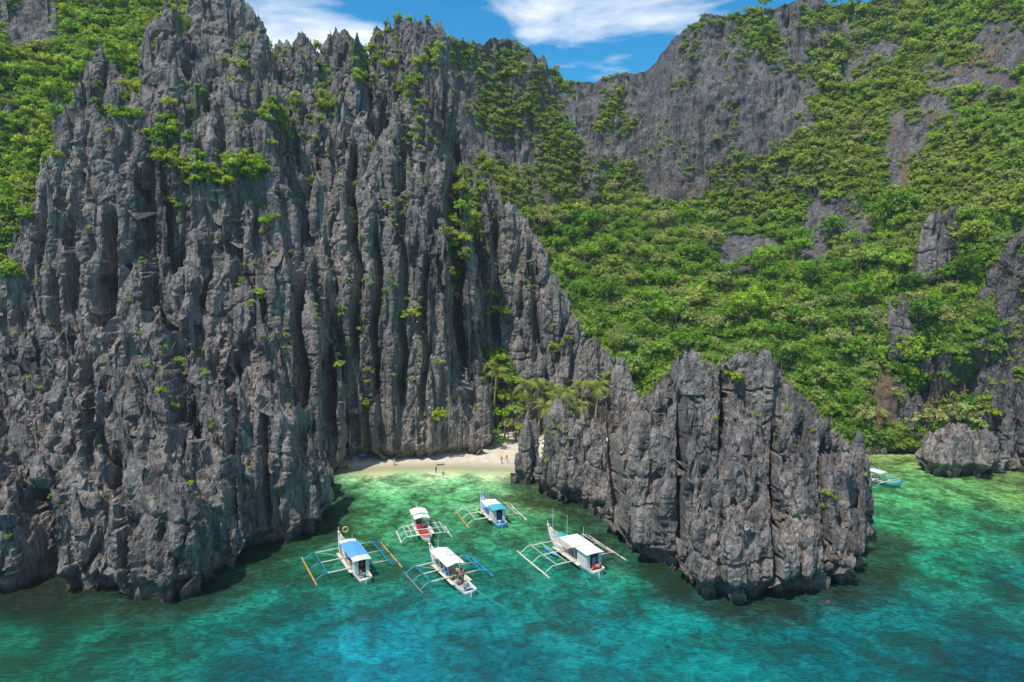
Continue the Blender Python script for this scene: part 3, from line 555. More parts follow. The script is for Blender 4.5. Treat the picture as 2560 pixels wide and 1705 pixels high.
cols = np.clip(water_rgb(Pw[:, 0], Pw[:, 1]), 0, 1) * np.stack([np.interp(Pw[:, 1], [75, 105], [.8, 1.0]), np.interp(Pw[:, 1], [75, 105], [.96, .97]), np.interp(Pw[:, 1], [75, 105], [.90, .70])], -1) * np.interp(Pw[:, 1], [60, 92, 108, 125], [.80, .86, 1, 1.08])[:, None]
# shadow and dark reflection round the rock bases, painted into the water colour
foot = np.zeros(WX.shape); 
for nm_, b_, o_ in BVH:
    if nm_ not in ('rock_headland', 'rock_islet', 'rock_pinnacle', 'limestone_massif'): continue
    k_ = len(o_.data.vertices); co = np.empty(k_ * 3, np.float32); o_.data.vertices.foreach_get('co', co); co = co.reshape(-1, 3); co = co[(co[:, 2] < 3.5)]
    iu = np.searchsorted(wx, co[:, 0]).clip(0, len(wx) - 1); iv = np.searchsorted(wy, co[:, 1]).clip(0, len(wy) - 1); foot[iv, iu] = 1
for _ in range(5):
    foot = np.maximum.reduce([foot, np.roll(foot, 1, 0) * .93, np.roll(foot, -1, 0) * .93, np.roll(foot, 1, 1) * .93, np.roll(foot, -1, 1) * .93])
foot_shade = blur(blur(foot, 3, 0), 3, 1).ravel(); foot_shade = np.clip(foot_shade + .5 * fbm(Pw * np.array([1, 1, 0]), (7, 7, 7), 3), 0, 1) * sm(foot_shade, 0, .3)
cols = cols * (1 - .80 * foot_shade[:, None]) + np.array([.016, .018, .012]) * (.80 * foot_shade[:, None])
I = np.arange(len(Pw)).reshape(WX.shape); Fw = np.stack([I[:-1, :-1], I[:-1, 1:], I[1:, 1:], I[1:, :-1]], -1).reshape(-1, 4)
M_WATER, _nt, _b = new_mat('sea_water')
def water_nodes():
    nt, b = _nt, _b; N = nt.nodes.new; L = nt.links.new
    tc = N('ShaderNodeTexCoord')
    def mp(sc, rz=0):
        m = N('ShaderNodeMapping'); m.inputs['Scale'].default_value = sc; m.inputs['Rotation'].default_value = (0, 0, rz); L(tc.outputs['Object'], m.inputs[0]); return m.outputs[0]
    def nz(v, s, d, ro=.55, di=0):
        n = N('ShaderNodeTexNoise'); n.inputs['Scale'].default_value = s; n.inputs['Detail'].default_value = d; n.inputs['Roughness'].default_value = ro; n.inputs['Distortion'].default_value = di; L(v, n.inputs['Vector']); return n.outputs['Fac']
    def ramp(x, a, b_, ca=0, cb=1):
        r = N('ShaderNodeMapRange'); r.interpolation_type = 'SMOOTHSTEP'; r.inputs[1].default_value = a; r.inputs[2].default_value = b_; r.inputs[3].default_value = ca; r.inputs[4].default_value = cb; L(x, r.inputs[0]); return r.outputs[0]
    def mul(a, b_):
        k = N('ShaderNodeMath'); k.operation = 'MULTIPLY'
        for i, x in enumerate((a, b_)):
            if isinstance(x, (int, float)): k.inputs[i].default_value = x
            else: L(x, k.inputs[i])
        return k.outputs[0]
    at = N('ShaderNodeAttribute'); at.attribute_name = 'bed'
    reef = N('ShaderNodeAttribute'); reef.attribute_name = 'reef'
    big = nz(mp((1, 1, 1)), .16, 6, .62, .6); med = nz(mp((1, 1.0, 1), .4), .75, 7, .68, .8); fin = nz(mp((.55, 1.5, 1), -.35), 2.2, 6, .6, .3)
    # reef heads and weed darken, sand patches lighten
    v1 = ramp(big, .36, .64, .55, 1.45); v2 = ramp(med, .32, .68, .56, 1.55); v3 = ramp(fin, .32, .70, .70, 1.4)
    v = mul(v1, mul(v2, v3))
    one = N('ShaderNodeMix'); one.data_type = 'FLOAT'; L(reef.outputs['Fac'], one.inputs[0]); one.inputs[2].default_value = 1.0; L(v, one.inputs[3])
    sc = N('ShaderNodeVectorMath'); sc.operation = 'SCALE'; L(at.outputs['Color'], sc.inputs[0]); L(one.outputs[0], sc.inputs['Scale'])
    br = N('ShaderNodeMixRGB'); L(mul(mul(ramp(med, .58, .42), ramp(big, .52, .40)), mul(reef.outputs['Fac'], .40)), br.inputs[0]); L(sc.outputs[0], br.inputs[1]); br.inputs[2].default_value = (.035, .055, .018, 1)
    L(br.outputs[0], b.inputs['Base Color']); b.inputs['Roughness'].default_value = .10; b.inputs['IOR'].default_value = 1.33; b.inputs['Specular IOR Level'].default_value = .26
    w1 = nz(mp((.5, 1.4, 1), R(-28)), 1.3, 5, .6, .4); w2 = nz(mp((.8, 1.6, 1), R(-10)), 5.0, 4, .55)
    a = N('ShaderNodeMath'); a.operation = 'ADD'; L(mul(w1, 1.0), a.inputs[0]); L(mul(w2, .28), a.inputs[1])
    bp = N('ShaderNodeBump'); bp.inputs['Strength'].default_value = 1; bp.inputs['Distance'].default_value = .32; L(a.outputs[0], bp.inputs['Height']); L(bp.outputs[0], b.inputs['Normal'])
    # clear where it is ankle deep over the sand
    cl = N('ShaderNodeAttribute'); cl.attribute_name = 'clear'
    tr = N('ShaderNodeBsdfTransparent'); mx = N('ShaderNodeMixShader'); L(cl.outputs['Fac'], mx.inputs[0]); L(b.outputs[0], mx.inputs[1]); L(tr.outputs[0], mx.inputs[2]); L(mx.outputs[0], nt.nodes['Material Output'].inputs[0])
water_nodes()
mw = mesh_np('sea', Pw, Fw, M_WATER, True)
a = mw.attributes.new('bed', 'FLOAT_COLOR', 'POINT'); a.data.foreach_set('color', np.hstack([cols, np.ones((len(cols), 1))]).astype(np.float32).ravel())  # bed colour with the painted shade by the rocks mixed in
xb, yb = Pw[:, 0], Pw[:, 1]
dd = shore_y(xb) - yb
inbay = (xb > -46) & (xb < 8)
reefv = np.where(inbay, sm(dd, 3.5, 7), 1.0) * np.interp(yb, [60, 78, 100, 118], [.55, .8, 1, 1])
a = mw.attributes.new('reef', 'FLOAT', 'POINT'); a.data.foreach_set('value', reefv.astype(np.float32))
clear = np.where((xb > -50) & (xb < 10), sm(dd, 4.0, .0) * .85, 0)
a = mw.attributes.new('clear', 'FLOAT', 'POINT'); a.data.foreach_set('value', clear.astype(np.float32))
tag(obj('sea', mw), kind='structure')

# ---------------------------------------------------------------- foliage
def crown_mesh(name, mat, seed, nclump=46, nleaf=30, leaf=.085, flat=.8, gap=.0, dome=True):
    rs = np.random.default_rng(seed); V = []; T = []
    # lobes make the outline uneven
    lob = rs.normal(size=(7, 3)); lob[:, 2] = np.abs(lob[:, 2]); lob /= np.linalg.norm(lob, axis=1)[:, None]; lob[:, :2] *= .48; lob[:, 2] *= .42 * flat; lr = rs.uniform(.42, .62, 7)
    for c in range(nclump):
        k = rs.integers(7); dvec = rs.normal(size=3)
        if dome: dvec[2] = abs(dvec[2]) * 1.1 - .25
        dvec /= np.linalg.norm(dvec); cc = lob[k] + dvec * lr[k] * rs.uniform(.55, 1.0) * np.array([1, 1, flat]); tone = rs.uniform(0, 1)
        cr = rs.uniform(.09, .19)
        for j in range(nleaf):
            q = rs.normal(size=3); q /= np.linalg.norm(q); q[2] = q[2] * .8 + .1; p = cc + q * cr * rs.uniform(.4, 1.1)
            n = q + dvec * .5 + rs.normal(size=3) * .45 + np.array([0, 0, .25]); n /= np.linalg.norm(n)
            a = np.cross(n, rs.normal(size=3)); a /= np.linalg.norm(a); b = np.cross(n, a)
            l = leaf * rs.uniform(.6, 1.35); V.append([p - a * l * .5, p + b * l * .30 - n * l * .08, p + a * l * .62, p - b * l * .30 - n * l * .08]); T.append(np.clip(tone * .7 + rs.uniform(0, .3), 0, 1))
    V = np.array(V).reshape(-1, 3); F = np.arange(len(V)).reshape(-1, 4)
    me = mesh_np(name, V, F, mat)
    a = me.attributes.new('tone', 'FLOAT', 'POINT'); a.data.foreach_set('value', np.repeat(np.array(T, np.float32), 4)); return me
def trunk_mesh(name, seed, mat, h=1.0):
    rs = random.Random(seed); m = MB(); top = Vector((rs.uniform(-.06, .06), rs.uniform(-.06, .06), 0))
    m.tube([(0, 0, -h), (top.x * .4, top.y * .4, -h * .5), (top.x, top.y, -.05)], [.075, .055, .04], 6)
    for k in range(5):
        a = k * 1.257 + rs.uniform(-.4, .4); l = rs.uniform(.35, .6)
        m.tube([(top.x * .8, top.y * .8, -.22), (top.x + math.cos(a) * l * .5, top.y + math.sin(a) * l * .5, .0), (top.x + math.cos(a) * l, top.y + math.sin(a) * l, .18 + rs.uniform(0, .15))], [.035, .022, .01], 5)
    me = bpy.data.meshes.new(name); me.from_pydata(m.v, [], m.f); me.materials.append(mat); me.update(); return me
CR = {'forest': [crown_mesh('crown', M_FOREST, 20 + i, 66, 32, .085, .86) for i in range(5)],
      'slope': [crown_mesh('crown', M_SLOPE, 40 + i, 44, 28, .115, .88) for i in range(4)],
      'bright': [crown_mesh('crown', M_BRIGHT, 60 + i, 48, 28, .115, .85) for i in range(4)]}
TR = [trunk_mesh('trunk', i, M_BARK) for i in range(3)]

def on_terrain(px, py):
    d = Vector(ray(px, py)); h = BVH_T.ray_cast(Vector((0, 0, CAM_H)), d, 2000); return h
def first_rock(px, py):
    d = Vector(ray(px, py)).normalized(); best = None
    for nm, b, o in BVH:
        h = b.ray_cast(Vector((0, 0, CAM_H)), d, 2000)
        if h[0] is not None and (best is None or h[3] < best[1][3]): best = (o, h)
    return best
def project(p):
    x, y, z = p[0], p[1], p[2] - CAM_H; yc = y * cp - z * sp; zc = y * sp + z * cp
    return CX + FPX * x / yc, CY - FPX * zc / yc, yc
def hidden_by_rock(p):
    o = Vector((0, 0, CAM_H)); d = Vector(p) - o; L_ = d.length; d /= L_
    for nm, b, ob in BVH:
        h = b.ray_cast(o, d, L_ - 1.0)
        if h[0] is not None: return True
    return False

# scatter candidates over the relief sheet; chance and size follow its greenness
Gr = green.reshape(NV, NU)
cands = []
def zone(px, py):   # crown radius (m) by place: tall forest in the valley, scrub above
    forest = 0
    if px > 1340: forest = sm(py, 470 - (px > 2000) * 0 , 640)
    return forest
rs = np.random.default_rng(5)
tries = 26000
tx = rs.uniform(-60, 2640, tries); ty = rs.uniform(-160, 1135, tries)
cell = {}
for a, b in zip(tx, ty):
    iu = np.searchsorted(pxs, a) - 1
    if iu < 2 or iu > NU - 3: continue
    v = (b - bot[iu]) / (top[iu] - bot[iu])
    if v < .004 or v > .999: continue
    iv = int(v * (NV - 1)); g = Gr[iv, iu]
    if rs.random() > g * 1.5 - .38: continue
    p = HP[iv, iu]
    f = zone(a, b)
    if f > .3 and a < 1340: f = 0
    r = ((2.6 + 4.6 * rs.uniform() ** 1.6) * f + (rs.uniform(1.3, 3.9) if (a > 1900 or a < 700) else rs.uniform(1.0, 2.8)) * (1 - f)) * (1 + .5 * (rs.random() < .08))
    if g < .5: r *= .62
    # keep spacing
    key = (int(p[0] // 4), int(p[1] // 4), int(p[2] // 4)); ok = True
    for dx in (-1, 0, 1):
        for dy in (-1, 0, 1):
            for dz in (-1, 0, 1):
                for q in cell.get((key[0] + dx, key[1] + dy, key[2] + dz), ()):
                    if (p[0] - q[0]) ** 2 + (p[1] - q[1]) ** 2 + (p[2] - q[2]) ** 2 < (.62 * (r + q[3]) * .75) ** 2: ok = False; break
                if not ok: break
            if not ok: break
        if not ok: break
    if not ok: continue
    if p[2] < 1.2: continue
    cell.setdefault(key, []).append((*p, r)); cands.append((a, b, p, r, f, g))
vis = []
for c in cands:
    a, b, p, r, f, g = c
    P3 = (p[0], p[1], p[2] + r * .4); X, Y_, dist = project(P3)
    if not (-20 < X < 2580 and -20 < Y_ < 1200): vis.append(0); continue
    vis.append(0 if hidden_by_rock(P3) else r / dist)
order = sorted(range(len(cands)), key=lambda i: -vis[i])
trees = [i for i in order if cands[i][4] > .5 and vis[i] > 0][:300]
scrub = [i for i in order if cands[i][4] <= .5 and vis[i] > 0][:120]
used_ = set(trees) | set(scrub)
print('cands', len(cands), 'visible', sum(v > 0 for v in vis))
def region(px, py, r):
    sz = 'broad-crowned' if r > 5.0 else ('middle-sized' if r > 3.6 else 'small')
    if px > 2080: reg = 'over the far bay cliff, ' + ('at the right frame edge' if px > 2420 else ('right of the rock needle' if px > 2260 else 'left of the rock needle')) + (', upslope' if py < 700 else '')
    elif py > 860: reg = 'low in the valley just behind the rock islet' + (' peak' if px < 1850 else "'s right shoulder")
    elif px < 1560: reg = 'beside the triangular rock fin, ' + ('high' if py < 640 else ('halfway' if py < 760 else 'low')) + ' on the slope'
    else: reg = 'in the valley forest, ' + ('near the bare cliff' if py < 600 else ('in mid slope' if py < 740 else 'above the islet')) + (', left part' if px < 1800 else ', right part')
    return sz, reg
def make_tree(kind, seed):
    t = empty('tree'); k = seed % len(CR[kind])
    obj('crown', CR[kind][k], t); obj('trunk', TR[seed % 3], t); return t
PT = {('forest', k): make_tree('forest', k) for k in range(5)}
firsts = set()
def plant(proto_key, protos, p, r, label, cat, group, rs, zoff=.75):
    pr = protos[proto_key]
    if id(pr) not in firsts: firsts.add(id(pr)); t = pr
    else: t = copy_tree(pr)
    t.location = (p[0], p[1], p[2] + r * zoff); t.scale = (r, r, r * rs.uniform(.85, 1.15)); t.rotation_euler = (rs.uniform(-.12, .12), rs.uniform(-.12, .12), rs.uniform(0, 6.28))
    tag(t, label, cat, group); return t
for i in trees:
    a, b, p, r, f, g = cands[i]; sz, reg = region(a, b, r)
    plant(('forest', int(rs.integers(5))), PT, p, r, f'{sz} leafy tree {reg}', 'tree', f'{sz} trees {reg}', rs)
PS = {}
for kind in ('slope', 'bright'):
    for k in range(4):
        o = obj('shrub', CR[kind][k]); PS[(kind, k)] = o
def reg2(px, py):
    if px < 700: return 'on the steep slope at upper left, ' + ('above' if py < 180 else 'left of') + ' the grey spires'
    if px < 1440: return 'on the shaded ridge wall behind the big fluted cliff'
    if px < 2000: return 'on the bare cliff above the valley forest'
    return 'on the right-hand mountain, ' + ('near the crest' if py < 150 else ('by the orange stain' if px > 2200 and py < 420 else 'in mid slope')) + (', rightmost part' if px > 2350 else '')
POOL = []       # every shrub that could be counted: (apparent size, kind, point, radius, label, group, z offset)
for i in scrub:
    a, b, p, r, f, g = cands[i]; reg = reg2(a, b); kd = 'bright' if a < 700 else 'slope'; sz = 'large' if r > 3.6 else 'middle-sized'
    POOL.append((vis[i] * FPX, (kd, int(rs.integers(4))), p, r, f'{sz} leafy shrub {reg}', f'{sz} shrubs {reg}', .25))
# everything smaller or uncountable: instanced scrub
def scatter_stuff(name, pts, scl, src, kind_label):
    if not len(pts): return
    me = bpy.data.meshes.new(name); me.from_pydata([tuple(map(float, p)) for p in pts], [], [])
    a = me.attributes.new('scl', 'FLOAT', 'POINT'); a.data.foreach_set('value', np.asarray(scl, np.float32))
    a = me.attributes.new('rz', 'FLOAT_VECTOR', 'POINT'); rot = np.stack([rs.uniform(-.2, .2, len(pts)), rs.uniform(-.2, .2, len(pts)), rs.uniform(0, 6.28, len(pts))], -1)
    a.data.foreach_set('vector', rot.astype(np.float32).ravel())
    o = obj(name, me); tag(o, kind='stuff')
    ng = bpy.data.node_groups.new('scatter', 'GeometryNodeTree'); ng.interface.new_socket('Geometry', in_out='INPUT', socket_type='NodeSocketGeometry'); ng.interface.new_socket('Geometry', in_out='OUTPUT', socket_type='NodeSocketGeometry')
    N = ng.nodes.new; L = ng.links.new
    gi = N('NodeGroupInput'); go = N('NodeGroupOutput'); m2p = N('GeometryNodeMeshToPoints'); iop = N('GeometryNodeInstanceOnPoints'); oi = N('GeometryNodeObjectInfo')
    oi.inputs['Object'].default_value = src; oi.inputs['As Instance'].default_value = True
    s = N('GeometryNodeInputNamedAttribute'); s.data_type = 'FLOAT'; s.inputs['Name'].default_value = 'scl'
    r_ = N('GeometryNodeInputNamedAttribute'); r_.data_type = 'FLOAT_VECTOR'; r_.inputs['Name'].default_value = 'rz'
    e2r = N('FunctionNodeEulerToRotation')
    L(gi.outputs[0], m2p.inputs[0]); L(m2p.outputs[0], iop.inputs['Points']); L(oi.outputs['Geometry'], iop.inputs['Instance']); L(s.outputs[0], iop.inputs['Scale'])
    L(r_.outputs[0], e2r.inputs[0]); L(e2r.outputs[0], iop.inputs['Rotation']); L(iop.outputs[0], go.inputs[0])
    md = o.modifiers.new('scatter', 'NODES'); md.node_group = ng; return o
rest = [cands[i] for i in range(len(cands)) if i not in used_]
groups = {}
for c in rest:
    kd = 'forest' if c[4] > .5 else ('bright' if (c[0] < 700 and rs.random() < .5) else 'slope'); k = int(rs.integers(len(CR[kd])))
    groups.setdefault((kd, k), []).append(c)
# low undergrowth filling between the crowns
m = 46000; ia = rs.integers(2, NV - 1, m); ib = rs.integers(int(np.searchsorted(pxs, -40)), int(np.searchsorted(pxs, 2620)), m)
gg = Gr[ia, ib]; keep = rs.random(m) < (gg * 1.7 - .25); ia, ib = ia[keep], ib[keep]
for a, b in zip(ia, ib):
    px0, py0 = PXg[a, b], PYg[a, b]; p = HP[a, b]
    if p[2] < .8 or py0 < -60: continue
    f = zone(px0, py0); kd = 'forest' if (f > .4 and px0 > 1340) else ('bright' if rs.random() < (.35 if px0 < 700 else .12) else 'slope')
    k = int(rs.integers(len(CR[kd]))); groups.setdefault((kd, k), []).append((px0, py0, p, rs.uniform(.55, 1.5) * (1.7 if f > .4 else 1), f, 0))
SRC = {}
for (kd, k), lst in groups.items():
    src = [o for o in COL.objects if o.type == 'MESH' and o.data == CR[kd][k]][0]
    scatter_stuff('forest_canopy' if kd == 'forest' else 'undergrowth', [c[2] + np.array([0, 0, c[3] * (.75 if c[3] > 2.8 else .2)]) for c in lst], [c[3] for c in lst], src, kd)
print('stuff', sum(len(v) for v in groups.values()))

# shrubs that cling to the rock formations: source px, py, radius px, kind
CLING = [(600, 165, 22, 1), (565, 150, 12, 0), (430, 262, 24, 1), (400, 300, 18, 0), (445, 335, 30, 1), (405, 320, 16, 1), (478, 350, 22, 1), (395, 380, 18, 1), (420, 395, 22, 1), (450, 405, 25, 1), (485, 420, 28, 1), (520, 445, 26, 1), (545, 460, 22, 1), (470, 460, 16, 0), (600, 415, 34, 1), (640, 430, 30, 1), (575, 400, 22, 1), (660, 450, 18, 1), (560, 430, 20, 1),
    (425, 508, 24, 1), (450, 515, 12, 1), (535, 505, 10, 1), (672, 560, 26, 1), (690, 545, 14, 0), (655, 585, 14, 1), (640, 735, 24, 1), (625, 760, 14, 1), (655, 745, 16, 1), (605, 700, 9, 0), (700, 285, 24, 0), (700, 300, 26, 0), (680, 360, 14, 0), (745, 240, 16, 0), (700, 180, 12, 0), (740, 260, 20, 0),
    (20, 680, 30, 1), (5, 640, 26, 1), (45, 690, 16, 0), (260, 285, 22, 0), (290, 285, 18, 0), (345, 290, 20, 0), (320, 292, 14, 0),
    (448, 905, 18, 1), (410, 870, 10, 1), (500, 885, 14, 0), (515, 935, 11, 1), (438, 1014, 14, 1), (405, 980, 14, 0), (422, 995, 10, 0), (530, 1055, 14, 1), (528, 1070, 10, 1), (668, 1195, 7, 1), (668, 1210, 7, 1), (385, 1245, 6, 1), (250, 1118, 7, 1), (395, 975, 9, 0),
    (800, 160, 14, 1), (815, 240, 18, 0), (810, 270, 22, 0), (800, 300, 18, 0), (822, 210, 16, 0), (785, 345, 12, 0), (910, 165, 18, 1), (905, 140, 12, 0), (915, 190, 14, 1), (945, 90, 14, 0), (995, 45, 12, 0), (930, 120, 16, 1), (960, 165, 16, 0), (985, 160, 16, 0), (1040, 160, 18, 0), (1060, 150, 16, 0), (1100, 115, 16, 0), (1085, 140, 18, 0),
    (1000, 230, 18, 1), (1020, 240, 16, 0), (1045, 300, 14, 1), (1048, 305, 16, 1), (1010, 350, 12, 0), (1075, 345, 12, 1), (1090, 360, 10, 1), (1040, 200, 18, 0), (1050, 260, 18, 0), (1140, 440, 16, 1), (1150, 480, 22, 0), (1180, 490, 18, 0), (1160, 520, 26, 0), (1185, 550, 28, 0), (1130, 560, 22, 0), (1145, 600, 26, 0), (1120, 620, 22, 0), (1190, 600, 22, 0), (1140, 650, 22, 0), (1125, 690, 18, 0), (1135, 740, 14, 0), (1180, 455, 14, 0),
    (1010, 750, 16, 1), (1000, 790, 20, 0), (1025, 790, 24, 0), (1040, 770, 14, 0), (1062, 775, 12, 0), (855, 775, 14, 0), (850, 790, 12, 0), (850, 915, 18, 1), (830, 950, 10, 1), (870, 865, 9, 1), (925, 930, 16, 0), (920, 955, 10, 1), (910, 1010, 16, 1), (915, 1030, 12, 0), (1098, 910, 16, 0), (1095, 1042, 22, 1), (1085, 1050, 14, 1), (1110, 1035, 14, 1), (910, 1118, 14, 1), (912, 1130, 10, 1), (945, 1085, 8, 0), (985, 940, 8, 0), (1010, 950, 12, 0), (905, 595, 10, 1), (925, 615, 12, 1), (890, 460, 9, 0), (970, 520, 14, 0), (870, 700, 8, 0), (780, 450, 14, 0), (775, 465, 10, 1), (875, 540, 12, 0), (885, 560, 12, 0),
    (1230, 780, 20, 0), (1260, 785, 18, 0), (1225, 735, 14, 0), (1280, 690, 8, 1), (1325, 655, 8, 0), (1385, 815, 10, 1), (1388, 880, 18, 1), (1382, 868, 14, 1), (1418, 850, 14, 1), (1408, 865, 12, 0), (1180, 800, 12, 0), (1270, 590, 8, 0),
    (1836, 945, 22, 1), (1850, 955, 16, 1), (1815, 935, 12, 1), (2033, 1080, 10, 1), (1998, 1080, 6, 1), (2065, 1235, 13, 1), (2085, 1250, 11, 1), (2058, 1268, 12, 1), (2072, 1238, 10, 1), (1998, 1290, 6, 1), (1525, 935, 12, 0), (1516, 960, 10, 0), (1797, 920, 12, 0), (1397, 1070, 7, 1), (1455, 1060, 8, 1), (1418, 1080, 8, 0), (1940, 1088, 6, 1), (1356, 1135, 6, 1)]
rr = random.Random(3)
where = {'rock_headland': 'on the low left headland', 'limestone_massif': 'on the dark left massif', 'crag': 'among the high left spires', 'rock_spires': 'on the skyline pinnacles', 'summit_block': 'on the broad summit block',
         'limestone_cliff': 'on the big fluted cliff', 'rock_pyramid': 'on the triangular rock fin', 'rock_islet': 'on the rock islet at right', 'rock_pinnacle': 'on the narrow pinnacle by the beach', 'sea_cliff': 'on the orange-stained cliff foot', None: 'on the slope behind the spires'}
CLUST = [(560, 425, 95, 42, 26, 16, 30, 1), (450, 398, 60, 30, 12, 14, 24, 1), (405, 325, 50, 35, 12, 12, 22, 1), (300, 283, 60, 12, 8, 9, 15, 0), (325, 205, 22, 70, 12, 12, 22, 0), (462, 85, 18, 40, 6, 10, 18, 1), (250, 70, 60, 50, 12, 14, 24, 0), (110, 150, 100, 60, 22, 14, 30, 1), (90, 330, 75, 80, 26, 15, 30, 1), (35, 480, 42, 90, 16, 14, 28, 1),
    (15, 650, 22, 45, 6, 12, 22, 1), (700, 290, 35, 60, 12, 11, 20, 0), (815, 250, 28, 90, 16, 9, 18, 0), (915, 175, 35, 50, 10, 9, 16, 0), (1020, 225, 40, 40, 10, 9, 16, 0), (1152, 560, 42, 110, 34, 12, 24, 0), (1180, 480, 28, 50, 10, 10, 18, 0), (1132, 690, 18, 60, 8, 10, 16, 0), (1065, 150, 45, 40, 12, 8, 15, 0), (1040, 320, 20, 60, 8, 8, 13, 1), (1150, 440, 16, 30, 6, 10, 16, 1), (490, 250, 30, 40, 5, 8, 14, 0), (1240, 760, 30, 40, 8, 9, 16, 0), (2340, 900, 120, 50, 14, 12, 22, 0), (2400, 1010, 120, 40, 8, 9, 16, 0)]
for (a, b, rx, ry, n, r0, r1, kd) in CLUST:
    for _ in range(n):
        q = math.sqrt(rr.random()); th = rr.uniform(0, 6.28); CLING.append((a + rx * q * math.cos(th), b + ry * q * math.sin(th), rr.uniform(r0, r1), kd if rr.random() < .75 else 1 - kd))
for (a, b, rp, kd) in CLING:
    hit = first_rock(a, b); t = on_terrain(a, b)
    if hit is None and t[0] is None: continue
    if hit is None or (t[0] is not None and t[3] < hit[1][3]): nm, loc, nr = None, t[0], t[1]
    else: nm, loc, nr = hit[0].name.split('.')[0], hit[1][0], hit[1][1]
    yc = project(loc)[2]; r = rp * yc / FPX * 1.2
    key = ('bright', rr.randrange(4)) if kd else ('slope', rr.randrange(4))
    w = where.get(nm, where[None]); tone = 'bright yellow-green' if kd else 'olive green'; size = 'large' if rp > 20 else ('small' if rp < 11 else 'middle-sized')
    half = 'upper' if b < 480 else ('lower' if b > 900 else 'middle')
    p = loc - Vector((loc - Vector((0, 0, CAM_H)))).normalized() * r * .3
    POOL.append((rp, key, (p.x, p.y, p.z), r, f'{size} {tone} shrub {w}, {half} height', f'{size} {tone} shrubs {w}, {half}', 0.0))
POOL.sort(key=lambda q: -q[0])
tg = {}
for (ap, key, p, r, lb, gr, zo) in POOL[:300]: plant(key, PS, p, r, lb, 'shrub', gr, rs, zo)
for (ap, key, p, r, lb, gr, zo) in POOL[300:]: tg.setdefault(key[1], []).append((np.array(p) + np.array([0, 0, zo * r]), r))
for pr in PS.values():
    if id(pr) not in firsts: tag(pr, 'leafy shrub on the steep slope', 'shrub'); pr.location = (0, 400, -50)
# loose tufts in the cracks of the formations
def tufts(nm_, ob, n, rmin, rmax, thr):
    me = ob.data; k = len(me.vertices); co = np.empty(k * 3, np.float32); me.vertices.foreach_get('co', co); co = co.reshape(-1, 3); no = np.empty(k * 3, np.float32); me.vertices.foreach_get('normal', no); no = no.reshape(-1, 3)
    idx = rs.integers(0, k, n * 12); f = fbm(co[idx], (9, 9, 16), 3); ok = (f > thr) & (co[idx, 2] > 7) & (no[idx, 2] > .15); idx = idx[ok][:n]
    for i in idx: tg.setdefault(int(rs.integers(4)), []).append((co[i], rs.uniform(rmin, rmax)))
for nm, b, o in BVH:
    cnt = {'rock_headland': 110, 'limestone_massif': 260, 'crag': 260, 'rock_spires': 260, 'summit_block': 260, 'limestone_cliff': 900, 'rock_pyramid': 300, 'rock_islet': 40, 'rock_pinnacle': 4, 'sea_cliff': 60}[nm]
    far = nm in ('crag', 'rock_spires', 'summit_block')
    tufts(nm, o, cnt, .3, 1.5 if far else .9, .05 if far else .12)
for k, lst in tg.items():
    kd = 'slope' if k % 2 else 'bright'; src = [o for o in COL.objects if o.type == 'MESH' and o.data == CR[kd][k]][0]
    scatter_stuff('rock_plants', [c[0] for c in lst], [c[1] for c in lst], src, kd)

# ---------------------------------------------------------------- boulders and small rocks
NOM = lambda P, N: 0 * P[:, 0]
formation('boulder', [(2395, 1072, 140, 6.2, {'round': 1, 'e': 1.1}), (2335, 1090, 139, 3.6, {'round': 1}), (2455, 1085, 140, 3.6, {'round': 1}), (2390, 1100, 136, 4.2, {'round': 1}), (2430, 1095, 137, 3.6, {'round': 1})], .3, 'huge round grey boulder standing in the shallow bay at right', seed=21, cat='rock', amp=.75, undercut=2.6)
formation('shore_rocks', [(2500, 1148, 142, 2.2, {'round': 1}), (2530, 1132, 144, 3, {'round': .8}), (2560, 1128, 144, 4, {'round': .8}), (2600, 1120, 143, 5, {'round': .8}), (2548, 1160, 139, 2.6, {'round': 1})], .35, 'low dark shore rocks at the right edge, beyond the huge boulder', seed=22, cat='rock', amp=.7, undercut=.8)
for i, (a, b, Y, r, lb) in enumerate([(1318, 1218, 129.5, 1.5, 'small low brown rock in the shallows left of the islet'), (2192, 1114, 153, 1.5, 'small pale rock at the far shore of the right bay'), (2070, 1508, 82.5, 1.1, 'little brown rock breaking the water under the islet cliff')]):
    x, y, z = W(a, b, Y)
    formation('small_rock', [(a, b, Y, r, {'round': 1, 'n': 5}), (a + 12 * r, b + 3, Y, r * .7, {'round': 1, 'n': 3}), (a - 12 * r, b + 3, Y, r * .7, {'round': 1, 'n': 3})], .2, lb, seed=30 + i, cat='rock', amp=.22, undercut=0)
formation('crag', [(2350, 520, 170, 2.8, {'h': 16}), (2335, 555, 169, 2.2, {'h': 14}), (2388, 540, 170, 2.4, {'h': 14})], .35, 'dark twin-topped crag poking out of green scrub on the right mountain', seed=24, cat='cliff', mat=M_ROCKF, undercut=0, amp=.8)
formation('crag', [(2257, 735, 161, 1.5, {'h': 14, 'n': 6}), (2248, 785, 160, 1.7, {'h': 10}), (2275, 745, 162, 1.1, {'h': 9})], .3, 'slim grey rock needle among trees above the far bay', seed=25, cat='cliff', mat=M_ROCKF, undercut=0, amp=.6)

